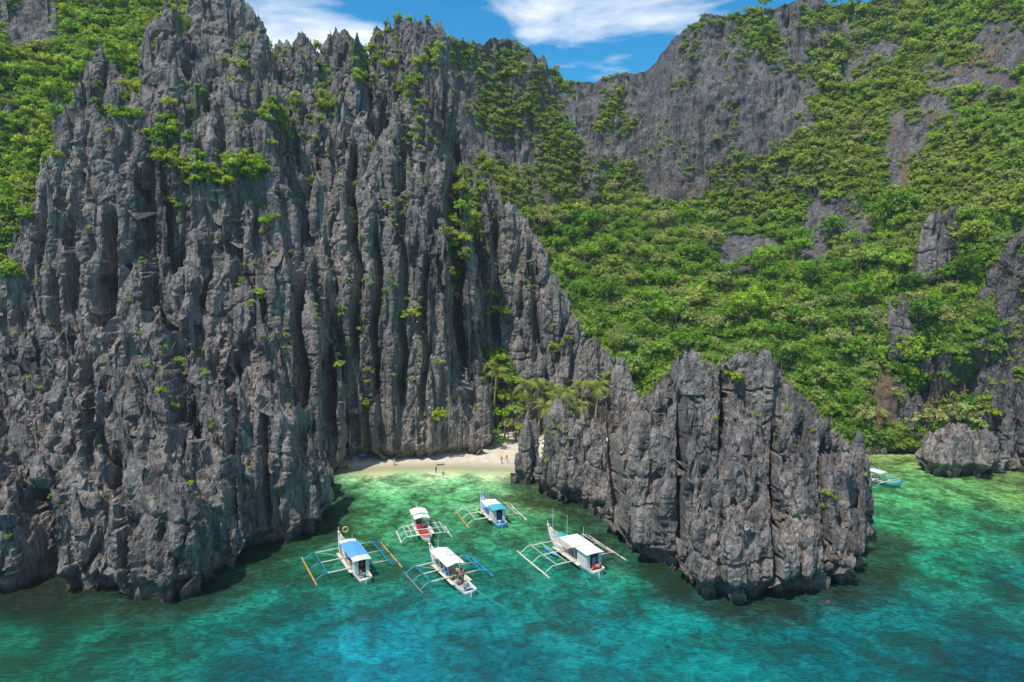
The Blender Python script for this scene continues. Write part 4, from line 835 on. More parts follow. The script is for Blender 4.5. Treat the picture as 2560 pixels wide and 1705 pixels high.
formation('crag', [(1978, 8, 256, 3), (2010, 2, 256, 3.4), (2045, 16, 254, 2.6), (2075, 22, 252, 2.4), (1940, 30, 254, 2.6)], .6, 'grey crest crag on the skyline at the top of the right-hand mountain', seed=41, mat=M_ROCKF, undercut=0, hmax=14, fl=.12, amp=.8)
formation('crag', [(2050, 95, 248, 2.6), (2085, 110, 245, 2.2), (2150, 170, 237, 2.6), (2175, 135, 240, 2.4), (2205, 150, 237, 2.2)], .6, 'low grey crags among bushes just below the right-hand crest', seed=42, mat=M_ROCKF, undercut=0, hmax=10, fl=.15, amp=.8)
formation('crag', [(2400, 165, 208, 3), (2440, 130, 207, 4), (2490, 95, 206, 4.5), (2540, 75, 205, 5), (2580, 90, 203, 5), (2440, 190, 204, 2.5)], .6, 'dark grey rock wall at the upper right edge, under hanging scrub', seed=43, mat=M_ROCKF, undercut=0, hmax=18, fl=.02, amp=.9, warm=lambda P, N: .8 * sm(P[:, 2], 128, 118))
# ---------------------------------------------------------------- palms and garden behind the beach
def frond_mesh(seed):
    rs = random.Random(seed); m = MB(); L_ = 1.0; n = 22; pts = []
    for i in range(n + 1):
        t = i / n; pts.append(Vector((t * .92, .10 * math.sin(t * 2), .34 * math.sin(t * 2.6) - .52 * t * t)))
    m.tube(pts, [.016 * (1 - .8 * i / n) + .003 for i in range(n + 1)], 4)
    for i in range(2, n + 1):
        t = i / n; l = .27 * math.sin(math.pi * min(1, t * .9 + .12)) + .05; p = pts[i]; d = (pts[i] - pts[i - 1]).normalized()
        for s in (-1, 1):
            side = Vector((.45, s * 1.0, -.45 - rs.uniform(0, .35))).normalized(); e = p + side * l * rs.uniform(.85, 1.15)
            w = d * .017; m.add([p - w, p + w, e + w * .2, e - w * .2], [(0, 1, 2, 3)])
    me = bpy.data.meshes.new('frond'); me.from_pydata(m.v, [], m.f); me.materials.append(M_PALM); me.update()
    a = me.attributes.new('tone', 'FLOAT', 'POINT'); a.data.foreach_set('value', [rs.random() * .3 + .4 for _ in m.v]); return me
FR = [frond_mesh(i) for i in range(4)]
M_NUT = plain('coconut', (.30, .26, .08), .6)
def ground_z(x, y):
    h = BVH_B.ray_cast(Vector((x, y, 300)), Vector((0, 0, -1)), 600); z = h[0].z if h[0] else 0
    return z
def palm(px, py, Y, fl, base_px, label, seed, wind=.35):
    rs = random.Random(seed); top = Vector(W(px, py, Y)); bx = W(base_px, py, Y)[0]; z0 = ground_z(bx, Y) - .3
    t = empty('palm_tree', (bx, Y, z0)); tag(t, label, 'palm', 'coconut palms behind the beach')
    m = MB(); H = top.z - z0; dx = top.x - bx; pts = [(dx * (k / 8) ** 1.8, .25 * math.sin(k * .5 + seed), H * k / 8) for k in range(9)]; m.tube(pts, [.26 - .013 * k for k in range(9)], 8); m.build('trunk', M_PALMBARK, t, True)
    c = Vector(pts[-1])
    for k in range(14):
        f = obj('frond', FR[k % 4], t); f.location = c; a = k * 2.399 + rs.uniform(-.2, .2)
        el = rs.uniform(-.75, .75) if k > 5 else rs.uniform(.3, 1.0)
        dirv = Vector((math.cos(a) * math.cos(el) + wind, math.sin(a) * math.cos(el), math.sin(el))).normalized()
        f.rotation_euler = (rs.uniform(-.3, .3), -math.asin(dirv.z), math.atan2(dirv.y, dirv.x)); s = fl * 1.22 * rs.uniform(.85, 1.1); f.scale = (s, s, s)
    for k in range(4):
        n_ = MB(); a = k * 1.6; n_.tube([(c.x + .28 * math.cos(a), c.y + .28 * math.sin(a), c.z - .42), (c.x + .28 * math.cos(a), c.y + .28 * math.sin(a), c.z - .28), (c.x + .26 * math.cos(a), c.y + .26 * math.sin(a), c.z - .14)], [.08, .15, .07], 6); n_.build('coconut', M_NUT, t)
PALMS = [(1241, 938, 158, 3.3, 1232, 'green coconut palm with drooping fronds beside the fluted cliff'), (1213, 915, 162, 2.8, 1215, 'leftmost coconut palm, half hidden against the fluted cliff'),
         (1312, 970, 160, 3.4, 1325, 'wide coconut palm left of the tight palm group'), (1343, 962, 163, 2.8, 1348, 'coconut palm with upright top frond at the back of the palm group'), (1380, 975, 163, 2.8, 1376, 'yellowish coconut palm in the middle of the palm group'),
         (1360, 1022, 158, 3.0, 1340, 'nearest coconut palm, low crown over bare leaning trunks'), (1375, 1000, 160, 2.6, 1362, 'windswept coconut palm just behind the nearest one'), (1414, 985, 162, 3.1, 1410, 'pale dry coconut palm right above the smaller pointed rock'),
         (1456, 968, 162, 3.1, 1452, 'coconut palm second from the right, standing in front of grey rock'), (1498, 970, 160, 3.3, 1486, 'rightmost coconut palm with long bare slanting trunk'), (1455, 1016, 158, 2.2, 1450, 'short ragged palm below the two right palms')]
for i, pz in enumerate(PALMS): palm(*pz, seed=i)
GARD = [(1205, 880, 168, 4), (1240, 900, 168, 4), (1195, 915, 166, 3.5), (1265, 925, 168, 4), (1280, 960, 166, 3.6), (1330, 940, 170, 4), (1375, 950, 170, 3.6), (1225, 985, 162, 3), (1262, 1000, 160, 3.2), (1290, 1030, 158, 3.2), (1245, 1035, 157, 3), (1215, 1020, 158, 2.6), (1270, 1065, 156, 2.6), (1310, 1000, 162, 3), (1235, 1080, 154, 2), (1255, 1105, 152.5, 1.6), (1300, 1075, 156, 2.2), (1500, 1075, 162, 1.8), (1520, 1090, 162, 1.4), (1470, 1050, 164, 2), (1600, 1030, 160, 2.5), (1420, 1040, 166, 2.5), (1225, 940, 165, 3.6), (1205, 960, 163, 3)]
for i, (a, b, Y, r) in enumerate(GARD):
    p = W(a, b, Y); kd = 'bright' if i % 3 else 'forest'
    z0 = ground_z(p[0], p[1]); P_ = PS if kd == 'bright' else PT
    side = 'left of the palms' if a < 1290 else ('among the palms' if a < 1450 else 'right of the palms')
    lvl = 'uppermost' if b < 930 else ('low by the sand' if b > 1040 else 'halfway up')
    if kd == 'bright':
        t = empty('tree', (p[0], p[1], p[2])); t.scale = (r, r, r); obj('crown', CR['bright'][i % 4], t); tk = obj('trunk', TR[i % 3], t); tk.scale = (1, 1, max(1, (p[2] - z0) / r))
    else:
        t = empty('tree', (p[0], p[1], p[2])); t.scale = (r, r, r); obj('crown', CR['forest'][i % 5], t); tk = obj('trunk', TR[i % 3], t); tk.scale = (1, 1, max(1, (p[2] - z0) / r))
    tag(t, f'{"bright" if kd == "bright" else "deep"} green garden tree {side}, {lvl}', 'tree', f'{"bright" if kd == "bright" else "deep"} garden trees {side}, {lvl}')

# ---------------------------------------------------------------- people
M_SKIN = plain('skin', (.36, .20, .13), .6, .05); M_HAIR = plain('hair', (.02, .015, .012), .6, .1)
def cloth(n, c): return plain('cloth_' + n, c, .8, .08)
M_TURQ = cloth('turquoise', (.03, .45, .42)); M_RED = cloth('red', (.62, .03, .03)); M_ORNG = cloth('orange', (.75, .16, .04)); M_BLK = cloth('dark', (.02, .025, .035)); M_BLUEC = cloth('blue', (.04, .14, .5)); M_WHT = cloth('white', (.75, .75, .72)); M_YEL = cloth('yellow', (.75, .55, .04)); M_GRN = cloth('green', (.06, .30, .10))
def person(loc, rz, shirt, shorts, label, pose='stand', arm=0.0):
    if pose == 'stand':
        J = {'pel': (0, 0, .93), 'wa': (0, 0, 1.08), 'ch': (0, .01, 1.32), 'nk': (0, .0, 1.48), 'hd': (0, .02, 1.60), 'tp': (0, .02, 1.72), 'hl': (.10, 0, .88), 'hr': (-.10, 0, .88), 'kl': (.12, .03, .48), 'kr': (-.12, .02, .48), 'al': (.13, -.01, .08), 'ar': (-.14, .03, .08), 'tl': (.14, .15, .03), 'tr': (-.15, .18, .03),
             'sl': (.19, 0, 1.40), 'sr': (-.19, 0, 1.40), 'el': (.27, -.02, 1.12), 'er': (-.27, -.02, 1.12), 'wl': (.28, .12 + arm, .90 + arm), 'wr': (-.29, .10, .88), 'fl': (.28, .20 + arm, .84 + arm * 1.2), 'fr': (-.29, .16, .81)}
    else:
        J = {'pel': (0, 0, .12), 'wa': (0, .0, .28), 'ch': (0, .03, .52), 'nk': (0, .05, .68), 'hd': (0, .08, .80), 'tp': (0, .08, .92), 'hl': (.10, .05, .12), 'hr': (-.10, .05, .12), 'kl': (.15, .48, .22), 'kr': (-.15, .48, .24), 'al': (.16, .80, .06), 'ar': (-.16, .82, .06), 'tl': (.17, .92, .12), 'tr': (-.17, .94, .12),
             'sl': (.19, .03, .60), 'sr': (-.19, .03, .60), 'el': (.27, .12, .38), 'er': (-.27, .12, .38), 'wl': (.18, .36, .34), 'wr': (-.18, .36, .34), 'fl': (.12, .42, .33), 'fr': (-.12, .42, .33)}
    E_ = ['pel wa', 'wa ch', 'ch nk', 'nk hd', 'hd tp', 'pel hl', 'pel hr', 'hl kl', 'kl al', 'al tl', 'hr kr', 'kr ar', 'ar tr', 'ch sl', 'ch sr', 'sl el', 'el wl', 'wl fl', 'sr er', 'er wr', 'wr fr']
    rad = {'pel': .15, 'wa': .125, 'ch': .155, 'nk': .06, 'hd': .095, 'tp': .075, 'hl': .09, 'hr': .09, 'kl': .06, 'kr': .06, 'al': .042, 'ar': .042, 'tl': .035, 'tr': .035, 'sl': .065, 'sr': .065, 'el': .042, 'er': .042, 'wl': .03, 'wr': .03, 'fl': .03, 'fr': .03}
    ks = list(J); me = bpy.data.meshes.new('raw'); me.from_pydata([J[k] for k in ks], [(ks.index(e.split()[0]), ks.index(e.split()[1])) for e in E_], [])
    o = bpy.data.objects.new('raw', me); COL.objects.link(o); o.modifiers.new('s', 'SKIN'); sv = me.skin_vertices[0].data
    for i, k in enumerate(ks): sv[i].radius = (rad[k], rad[k] * (.75 if k in ('ch', 'wa', 'pel') else 1)); sv[i].use_root = (k == 'pel')
    sb = o.modifiers.new('b', 'SUBSURF'); sb.levels = sb.render_levels = 1
    dg = bpy.context.evaluated_depsgraph_get(); nm = bpy.data.meshes.new_from_object(o.evaluated_get(dg)); bpy.data.objects.remove(o); nm.name = 'person'
    nm.materials.clear()
    for m_ in (M_SKIN, M_HAIR, shirt, shorts): nm.materials.append(m_)
    J3 = {k: Vector(v) for k, v in J.items()}
    for p in nm.polygons:
        c = p.center; k = min(J3, key=lambda q: (J3[q] - c).length); mi = 0
        if k in ('ch', 'wa', 'sl', 'sr'): mi = 2
        elif k in ('pel', 'hl', 'hr'): mi = 3
        elif k == 'tp' or (k == 'hd' and c.y < J3['hd'].y - .03): mi = 1
        p.material_index = mi; p.use_smooth = True
    ob = obj('person', nm); ob.location = loc; ob.rotation_euler[2] = rz; tag(ob, label, 'person'); return ob

# ---------------------------------------------------------------- outrigger boats
M_WHITE = plain('white_paint', (.68, .66, .62), .45, .22, 1.6); M_CREAM = plain('cream_paint', (.66, .60, .50), .5, .12, 1.5); M_CANV = plain('canvas', (.74, .73, .70), .8, .12, 1.3); M_BLUE = plain('blue_paint', (.03, .24, .62), .45, .12); M_SKYB = plain('sky_blue_tarp', (.10, .33, .66), .7, .12, 1.2)
M_ORF = plain('orange_float', (.60, .27, .06), .6, .35, 1.0); M_BAMB = plain('bamboo', (.62, .56, .44), .6, .15, 2); M_DECK = plain('deck_wood', (.44, .38, .31), .7, .2, 3); M_NET = plain('dark_net', (.05, .07, .065), .9, .3, 3); M_TEALN = plain('teal_net', (.01, .36, .33), .8, .2, 3)
M_DARK = plain('dark_inside', (.035, .035, .04), .8, .2); M_REDP = plain('red_paint', (.60, .05, .03), .5, .15); M_TEALP = plain('teal_paint', (.06, .38, .36), .5, .15); M_LBLUE = plain('light_blue_paint', (.20, .36, .62), .5, .15); M_TURT = plain('turquoise_roof', (.08, .40, .48), .6, .12); M_ROPE = plain('rope', (.10, .42, .45), .8, .1); M_TAN = plain('tan_wood', (.50, .32, .18), .6, .2); M_KGR = plain('kayak_green', (.34, .62, .18), .4, .1); M_KBL = plain('kayak_blue', (.08, .32, .75), .4, .1); M_RING = plain('ring_orange', (.85, .48, .15), .6, .1); M_ORK = plain('kayak_orange', (.80, .26, .03), .4, .1); M_STEEL = plain('engine_grey', (.18, .18, .19), .5, .3)

def kayak(loc, rz, mat, label, L_=3.2, group=None):
    t = empty('kayak', loc, rz); tag(t, label, 'kayak', group); m = MB(); rings = []
    for i in range(11):
        s = i / 10 * 2 - 1; w = .38 * max(.06, 1 - abs(s) ** 2.4); rings.append([(w * math.cos(a), s * L_ / 2, .17 + .10 * abs(s) ** 3 + .16 * math.sin(a) * (.35 + .65 * (1 - abs(s) ** 3))) for a in [k * math.pi / 5 for k in range(10)]])
    m.loft(rings); m.build('hull', mat, t, True)
    c = MB(); c.loft([[(.22 * math.cos(a), .62 * math.sin(a), z) for a in [k * math.pi / 6 for k in range(12)]] for z in (.30, .345)]); c.build('cockpit', M_DARK, t)
    return t

def boat_frame(pts, flip=False):
    A, B, C_, D = [Vector(G(*p, .12)) for p in pts]
    ax = ((A - B) + (C_ - D)) / 2; c = (A + B + C_ + D) / 4; Lf = ax.length; ax.normalize(); w = abs(((C_ + D) / 2 - (A + B) / 2).dot(Vector((ax.y, -ax.x, 0))))
    if flip: ax = -ax
    return c, math.atan2(-ax.x, ax.y), w, Lf

def bangka(pts, cfg, label):
    c, rz, Wd, Lf = boat_frame(pts, cfg.get('flip', False)) if pts else cfg['frame']
    LH = cfg.get('LH', Lf * 1.42); bw = cfg.get('bw', 1.05); q = cfg.get('q', 1.0)
    off = cfg.get('off', -.02) * LH
    t = empty('outrigger_boat', (c.x, c.y, 0), rz); tag(t, label, 'boat', 'outrigger boats moored in the coves')
    Mt = cfg
    # hull, lofted stern to bow
    def half(s): return bw * (min(1, .80 + .25 * (s + .5) * 3) if s < -.3 else (1 if s < .05 else max(.05, 1 - ((s - .05) / .45) ** 1.9 * .97)))
    def gun(s): return (.78 + .25 * max(0, -s - .25) * 2 + 1.45 * max(0, (s - .1) / .4) ** 2.0) * q
    def keel(s): return -.35 + (1.25 * max(0, (s - .22) / .28) ** 2.2) * q + .25 * max(0, -s - .4) * 4
    st = [-.5, -.44, -.36, -.25, -.12, 0, .1, .2, .28, .35, .41, .46, .5]; rings = []
    for s in st:
        y = s * LH + off; b = half(s); g = gun(s); k = keel(s)
        rings.append([(-b, y, g), (-b * .96, y, g * .6 + k * .4 + .05), (-b * .62, y, k * .75 + g * .10), (0, y, k), (b * .62, y, k * .75 + g * .10), (b * .96, y, g * .6 + k * .4 + .05), (b, y, g)])
    h = MB(); h.loft(rings, close=False, cap=False); h.add([rings[0][i] for i in range(7)], [(0, 1, 2, 3, 4, 5, 6)]); h.add([rings[-1][i] for i in range(7)], [(6, 5, 4, 3, 2, 1, 0)])
    h.build('hull', Mt['hull'], t, True, solid=.05)
    # deck just below the gunwale, rubbing strake along it
    dk = MB(); dr = []
    for s in st[1:-1]: dr.append([(-half(s) * .97, s * LH + off, gun(s) - (.22 if s < .28 else .05)), (half(s) * .97, s * LH + off, gun(s) - (.22 if s < .28 else .05))])
    dk.loft(dr, close=False, cap=False); dk.build('deck', Mt.get('deck', M_DECK), t, solid=.03)
    for sx in (-1, 1):
        g_ = MB(); g_.tube([(sx * (half(s) + .03), s * LH + off, gun(s) + .02) for s in st], .055, 5); g_.build('rail', Mt.get('rail', M_WHITE), t)
        w_ = MB(); w_.box((sx * (bw + .22), off - .05 * LH, .80), (.42, LH * .52, .05)); w_.build('walkway', Mt.get('walk', M_CREAM), t)
    pr = MB(); y1 = .5 * LH + off; pr.box((0, y1 + .02, gun(.5) + .10), (.34, .55, .10)); pr.tube([(0, y1, gun(.5)), (0, y1 + .35, gun(.5) + .75)], .05, 5); pr.build('prow', Mt.get('prow', Mt['hull']), t)
    # outrigger beams with painted tips, spars and floats
    by = [(-.36) * Lf, .02 * Lf, .40 * Lf]; zb = cfg.get('zb', .98)
    for y in by:
        b_ = MB(); k = cfg.get('knee', .36); b_.tube([(-k * Wd, y, zb - .03), (-bw, y, zb), (0, y, zb + .03), (bw, y, zb), (k * Wd, y, zb - .03)], .085, 6); bo = b_.build('outrigger_beam', Mt.get('beam', M_BAMB), t, True)
        for sx in (-1, 1):
            p_ = MB(); p_.tube([(sx * (k * Wd - .05), y, zb - .03), (sx * (k * Wd + (.5 - k) * Wd * .35), y, zb - .10), (sx * (k * Wd + (.5 - k) * Wd * .75), y, .50), (sx * Wd / 2, y, .20)], .06, 6); p_.build('beam_tip', Mt.get('tip', M_BAMB), bo, True)
    for sx in (-1, 1):
        for kk in cfg.get('spars', [.36]):
            s_ = MB(); s_.tube([(sx * kk * Wd, by[0] - .3, zb + .08), (sx * kk * Wd, by[1], zb + .08), (sx * kk * Wd, by[2] + .3, zb + .08)], .05, 5); s_.build('spar', Mt.get('spar', M_BAMB), t)
        f_ = MB(); f_.tube([(sx * Wd / 2, -Lf * .5, .10), (sx * Wd / 2, -Lf * .3, .12), (sx * Wd / 2, Lf * .3, .13), (sx * Wd / 2, Lf * .46, .22), (sx * Wd / 2, Lf * .5, .30)], [.10, .13, .13, .10, .06], 7); f_.build('float', Mt.get('float' if sx < 0 else 'float_r', Mt.get('float', M_BAMB)), t, True)
        for y in (by[0], by[2]):
            r_ = MB(); r_.tube([(sx * .36 * Wd, y, zb + .05), (0, (by[1] + y) * .5, 3.0 * q)], .014, 3); r_.build('stay_line', Mt.get('line', M_ROPE), t)
            r_ = MB(); r_.tube([(sx * .34 * Wd, y, zb), (sx * bw, (by[1] + y) * .45, .55)], .02, 4); r_.build('brace', Mt.get('beam', M_BAMB), t)
    # awnings
    for (y0, y1, z0, w, rise, mat) in cfg.get('awn', []):
        a_ = MB(); rg = []
        for y in np.linspace(y0 * LH + off, y1 * LH + off, 6): rg.append([(x * w, y, z0 + rise * (1 - abs(x)) - .05 * math.sin((y - y0) * 2.2) * (1 - abs(x) * .6)) for x in (-1, -.5, 0, .5, 1)])
        a_.loft(rg, close=False, cap=False); ao = a_.build('awning', mat, t, solid=.04)
        for yy in np.linspace(y0 * LH + off + .1, y1 * LH + off - .1, 3):
            for sx in (-1, 1): p_ = MB(); p_.tube([(sx * (bw * .92), yy, .62), (sx * w * .96, yy, z0 + .02)], .03, 5); p_.build('post', Mt.get('post', M_WHITE), t)
        e_ = MB(); e_.tube([(-w, y0 * LH + off, z0 + .03), (0, y0 * LH + off, z0 + rise + .03), (w, y0 * LH + off, z0 + .03)], .035, 4); e_.build('ridge_pole', Mt.get('post', M_WHITE), t)
    # stern cabin open aft
    if 'cab' in cfg:
        y0, y1, zc, mw_, mr_ = cfg['cab']; y0 = y0 * LH + off; y1 = y1 * LH + off; w = bw * .93; ym = (y0 + y1) / 2
        for sx in (-1, 1):
            w_ = MB(); w_.box((sx * w, ym, (.7 + zc) / 2), (.06, y1 - y0, zc - .7)); w_.build('cabin_wall', mw_, t)
            w_ = MB(); w_.box((sx * (w - .24), y0 - .033, (.7 + zc) / 2), (.48, .06, zc - .71)); w_.build('cabin_wall', mw_, t)
        w_ = MB(); w_.box((0, y1 - .04, (.7 + zc) / 2), (w * 1.9, .05, zc - .72)); w_.build('bulkhead', M_DARK, t)
        r_ = MB(); r_.loft([[(x * (w + .28), y, zc + .05 + .12 * (1 - x * x)) for x in (-1, -.5, 0, .5, 1)] for y in (y0 - .35, ym, y1 + .1)], close=False, cap=False); r_.build('cabin_roof', mr_, t, solid=.06)
    for (x, y, z0, z1) in cfg.get('mast', []):
        m_ = MB(); m_.tube([(x, y * LH + off, z0), (x, y * LH + off, z1)], [.05, .03], 6); m_.build('mast', M_WHITE, t)
    if 'net' in cfg:    # net slung between bow and first beam
        n_ = MB(); yb = by[2]; n_.add([(.1, .46 * LH + off, gun(.46) - .1), (Wd * .20, yb + .15, zb + .12), (bw * .8, yb - .2, zb + .15), (bw * .6, .25 * LH + off, gun(.25))], [(0, 1, 2, 3)]); n_.build('net', cfg['net'], t, solid=.03)
    if cfg.get('ring'):
        r_ = MB(); yy = .22 * LH + off; r_.tube([(0, yy, .9), (0, yy, 3.9)], .03, 5); r_.build('mast', M_STEEL, t)
        r_ = MB(); r_.tube([(.40 * math.cos(a), yy, 4.1 + .40 * math.sin(a)) for a in [k * math.pi / 8 for k in range(17)]], .09, 6, False); r_.build('life_ring', M_RING, t)
    # stores and gear on deck
    g = cfg.get('gear', [])
    for (nm, x, y, z, sx, sy, sz, mat) in g:
        b_ = MB(); b_.loft([[(x + i * sx / 2 * k, y * LH + off + j * sy / 2 * k, z + zz) for i, j in ((-1, -1), (1, -1), (1, 1), (-1, 1))] for zz, k in ((0, .94), (sz * .15, 1), (sz * .85, 1), (sz, .90))]); b_.build(nm, mat, t)
    e_ = MB(); e_.box((0, -.40 * LH + off, .78), (.5, .7, .38)); e_.tube([(0, -.44 * LH + off, .8), (0, -.44 * LH + off, 1.3)], .04, 5); e_.build('engine_box', M_STEEL, t)
    rd = MB(); rd.add([(-.02, -.5 * LH + off - .35, -.35), (-.02, -.5 * LH + off - .05, -.35), (-.02, -.5 * LH + off - .05, .7), (-.02, -.5 * LH + off - .28, .7), (.02, -.5 * LH + off - .35, -.35), (.02, -.5 * LH + off - .05, -.35), (.02, -.5 * LH + off - .05, .7), (.02, -.5 * LH + off - .28, .7)], [(0, 1, 2, 3), (7, 6, 5, 4), (0, 4, 5, 1), (2, 6, 7, 3), (1, 5, 6, 2), (0, 3, 7, 4)]); rd.build('rudder', Mt.get('hull'), t)
    for (x0, y0_, x1, y1_) in cfg.get('moor', []):
        m_ = MB(); m_.tube([(x0, y0_ * LH + off, .7), ((x0 + x1) / 2, (y0_ * LH + y1_) / 2 + off, .18), (x1, y1_ + off, -.05)], .025, 4); m_.build('mooring_line', M_ROPE, t)
    return t, c, rz, LH, off
def on_boat(b, x, s, z):
    t, c, rz, LH, off = b; v = Matrix.Rotation(rz, 3, 'Z') @ Vector((x, s * LH + off, z)); return (c.x + v.x, c.y + v.y, z)

box = lambda *a: a
b1 = bangka([(751.5, 1392), (792, 1461.4), (955.3, 1360.1), (1006.9, 1421.3)], dict(hull=M_WHITE, tip=M_BLUE, spar=M_BLUE, float=M_ORF, beam=M_BAMB, line=M_ROPE, awn=[(-.28, .10, 2.75, 1.35, .16, M_SKYB), (.10, .17, 2.70, 1.2, .12, M_CANV)], cab=(-.38, -.28, 2.7, M_WHITE, M_WHITE), net=M_NET, ring=True, mast=[(.9, .2, .8, 3.4)], post=M_STEEL,
    gear=[('bench', -.5, .12, .62, .5, 1.6, .35, M_WHITE), ('crate', .4, .06, .62, .6, .6, .4, M_YEL), ('crate', -.4, -.1, .62, .5, .7, .35, M_TAN), ('bucket', .1, -.43, .8, .35, .35, .3, M_TEALP)]), 'white outrigger boat with sky blue roof, orange floats and a ring on a pole')
b2 = bangka([(1003.3, 1424.3), (1051.7, 1477.2), (1183.6, 1399.5), (1240.3, 1446.6)], dict(hull=M_WHITE, tip=M_TURT, spar=M_BLUE, float=M_STEEL, float_r=M_BLUE, awn=[(.04, .27, 2.5, 1.35, .30, M_CANV), (-.18, .035, 2.5, 1.35, .30, M_CANV)], mast=[(0, .27, .8, 4.2), (0, .04, .8, 4.0), (.3, -.2, .8, 3.6)], moor=[(.8, -.48, 2.5, -11.5)], q=.9, LH=13.6,
    gear=[('bench', -.5, .0, .6, .5, 1.6, .3, M_BLUE), ('crate', .45, -.22, .62, .5, .5, .4, M_GRN), ('crate', .3, -.36, .7, .6, .5, .35, M_TAN), ('bucket', -.3, -.42, .75, .35, .35, .3, M_TEALP), ('cool_box', -.4, -.3, .62, .6, .45, .4, M_STEEL), ('crate', .2, -.28, .62, .5, .6, .3, M_DARK), ('basin', 0, -.455, .8, .6, .4, .15, M_LBLUE)]), 'white outrigger boat with peaked white awning, blue outriggers and a red-shirted person astern')
b3 = bangka([(988, 1318.9), (1000.7, 1353.5), (1113.3, 1319.8), (1135.7, 1352)], dict(flip=True, hull=M_CREAM, prow=M_STEEL, tip=M_WHITE, beam=M_WHITE, spar=M_WHITE, float=M_WHITE, deck=M_REDP, knee=.38, spars=[.38, .28], LH=10.6, off=-.03, bw=.95, q=.72, awn=[(-.48, -.24, 2.4, 1.35, .35, M_CANV), (-.22, -.06, 2.3, 1.25, .25, M_CANV)], mast=[(.3, -.4, .8, 4.0), (-.3, -.2, .8, 3.8)],
    gear=[('bench', 0, .08, .5, 1.1, .5, .3, M_REDP), ('bench', 0, .2, .55, .8, .4, .25, M_WHITE), ('crate', .5, -.08, .55, .45, .6, .6, M_REDP), ('crate', -.4, .0, .55, .4, .5, .3, M_STEEL)]), 'smallest moored outrigger boat, cream and red, its bow pointing at the camera')
b4 = bangka([(1137.3, 1276), (1169.5, 1317.2), (1278.9, 1265.8), (1320, 1302.2)], dict(hull=M_LBLUE, rail=M_CREAM, tip=M_WHITE, spar=M_WHITE, float=M_ORF, float_r=M_CREAM, walk=M_BAMB, deck=M_LBLUE, awn=[(-.16, .14, 2.5, 1.35, .10, M_CANV)], cab=(-.38, -.18, 2.7, M_WHITE, M_TURT), net=M_NET, mast=[(.1, .16, .8, 4.4), (.3, .3, .8, 3.6)], moor=[(.8, -.48, 2.0, -11)],
    gear=[('crate', -.3, .2, .6, .6, .8, .35, M_BLUE), ('crate', .4, -.43, .8, .5, .5, .3, M_BLUE), ('bucket', -.2, -.44, .8, .35, .35, .3, M_WHT), ('crate', -.5, -.42, .8, .4, .4, .3, M_TEALP)]), 'outrigger boat with light blue bow and turquoise cabin roof, farthest back of the cove boats')
b5 = bangka([(1295.6, 1378.3), (1360.2, 1437.4), (1470.2, 1342.3), (1581, 1407.5)], dict(hull=M_WHITE, tip=M_BAMB, float=M_BAMB, spars=[.36, .22], bw=1.25, zb=1.1, q=1.1, awn=[(-.22, .08, 2.9, 1.6, .08, M_CANV)], cab=(-.42, -.24, 2.85, M_WHITE, M_CANV), net=M_TEALN, mast=[(0, .40, 1.6, 5.6), (.5, .16, 1, 5.6), (.7, -.14, 2.9, 5.2)], moor=[(-.6, -.5, -1.2, -12.5), (-.3, -.5, -.6, -12), (-1.2, -.30, -2.8, -9.4)],
    gear=[('bench', -.6, .18, .8, .5, 2.2, .3, M_WHITE), ('hatch', 0, .36, 1.35, .5, .7, .12, M_TURT), ('crate', .3, -.45, .95, .5, .5, .35, M_TAN), ('crate', -.2, -.455, .95, .7, .4, .25, M_REDP), ('tyre', .7, -.44, .95, .45, .45, .25, M_DARK), ('crate', -.7, .1, .8, .5, .8, .3, M_CREAM)]), 'largest white outrigger boat with three masts, flat white roofs and teal bow net')
fc6 = Vector(G(2212, 1207, 0))
b6 = bangka(None, dict(frame=(Vector((fc6.x - 1.0, fc6.y, 0)), math.pi + R(28), 8.6, 5.0), hull=M_TEALP, tip=M_TURT, float=M_TURT, beam=M_CREAM, spar=M_CREAM, knee=.34, LH=9.0, bw=.9, q=.75, awn=[(-.2, .12, 2.2, 1.15, .18, M_CANV)], mast=[(0, .0, 2, 3.2)], gear=[('crate', .2, .14, .6, .7, .7, .7, M_GRN), ('bench', -.3, 0, .6, .5, .6, .4, M_TAN)]), 'small teal outrigger boat half hidden behind the islet in the right bay')
kayak((*on_boat(b4, -1.75, .10, .8)[:2], .72), b4[2], M_KGR, 'lime green kayak stowed beside the light blue boat', 3.6)
kayak((*on_boat(b5, -2.0, .20, .4)[:2], .12), b5[2], M_KBL, 'bright blue kayak tied at the side of the largest white boat', 4.6)
person(on_boat(b1, .2, -.33, .62), b1[2] + math.pi, M_ORNG, M_RED, 'person in orange top standing inside the cabin of the blue-roofed boat')
person(on_boat(b1, -.25, -.37, .66), b1[2] + 2.6, M_WHT, M_RED, 'person in white top sitting at the stern of the blue-roofed boat', 'sit')
person(on_boat(b2, .35, -.27, .62), b2[2] + 2.9, M_RED, M_BLK, 'person in bright red shirt standing at the stern of the white-awning boat')
person(on_boat(b2, .1, -.18, .62), b2[2] + 2.2, M_YEL, M_BLK, 'person in yellow top under the rear edge of the white awning')
person(on_boat(b2, -.45, -.17, .62), b2[2] + 1.5, M_GRN, M_BLK, 'person in green shirt sitting by the rail of the white-awning boat', 'sit')
person(on_boat(b2, .1, -.235, .62), b2[2] + 3.3, M_BLK, M_BLK, 'person in dark clothes sitting beside the red-shirted person', 'sit')
person(on_boat(b3, -.1, -.02, .52), b3[2] + .3, M_BLK, M_RED, 'person sitting amidships on the small cream and red boat', 'sit')
person(on_boat(b4, 0, -.36, .62), b4[2] + math.pi, M_BLUEC, M_BLK, 'person in blue standing in the turquoise-roofed cabin doorway')
person(on_boat(b5, -.1, -.425, .82), b5[2] + math.pi, M_LBLUE, M_BLUEC, 'person in light blue standing in the cabin door of the largest boat')
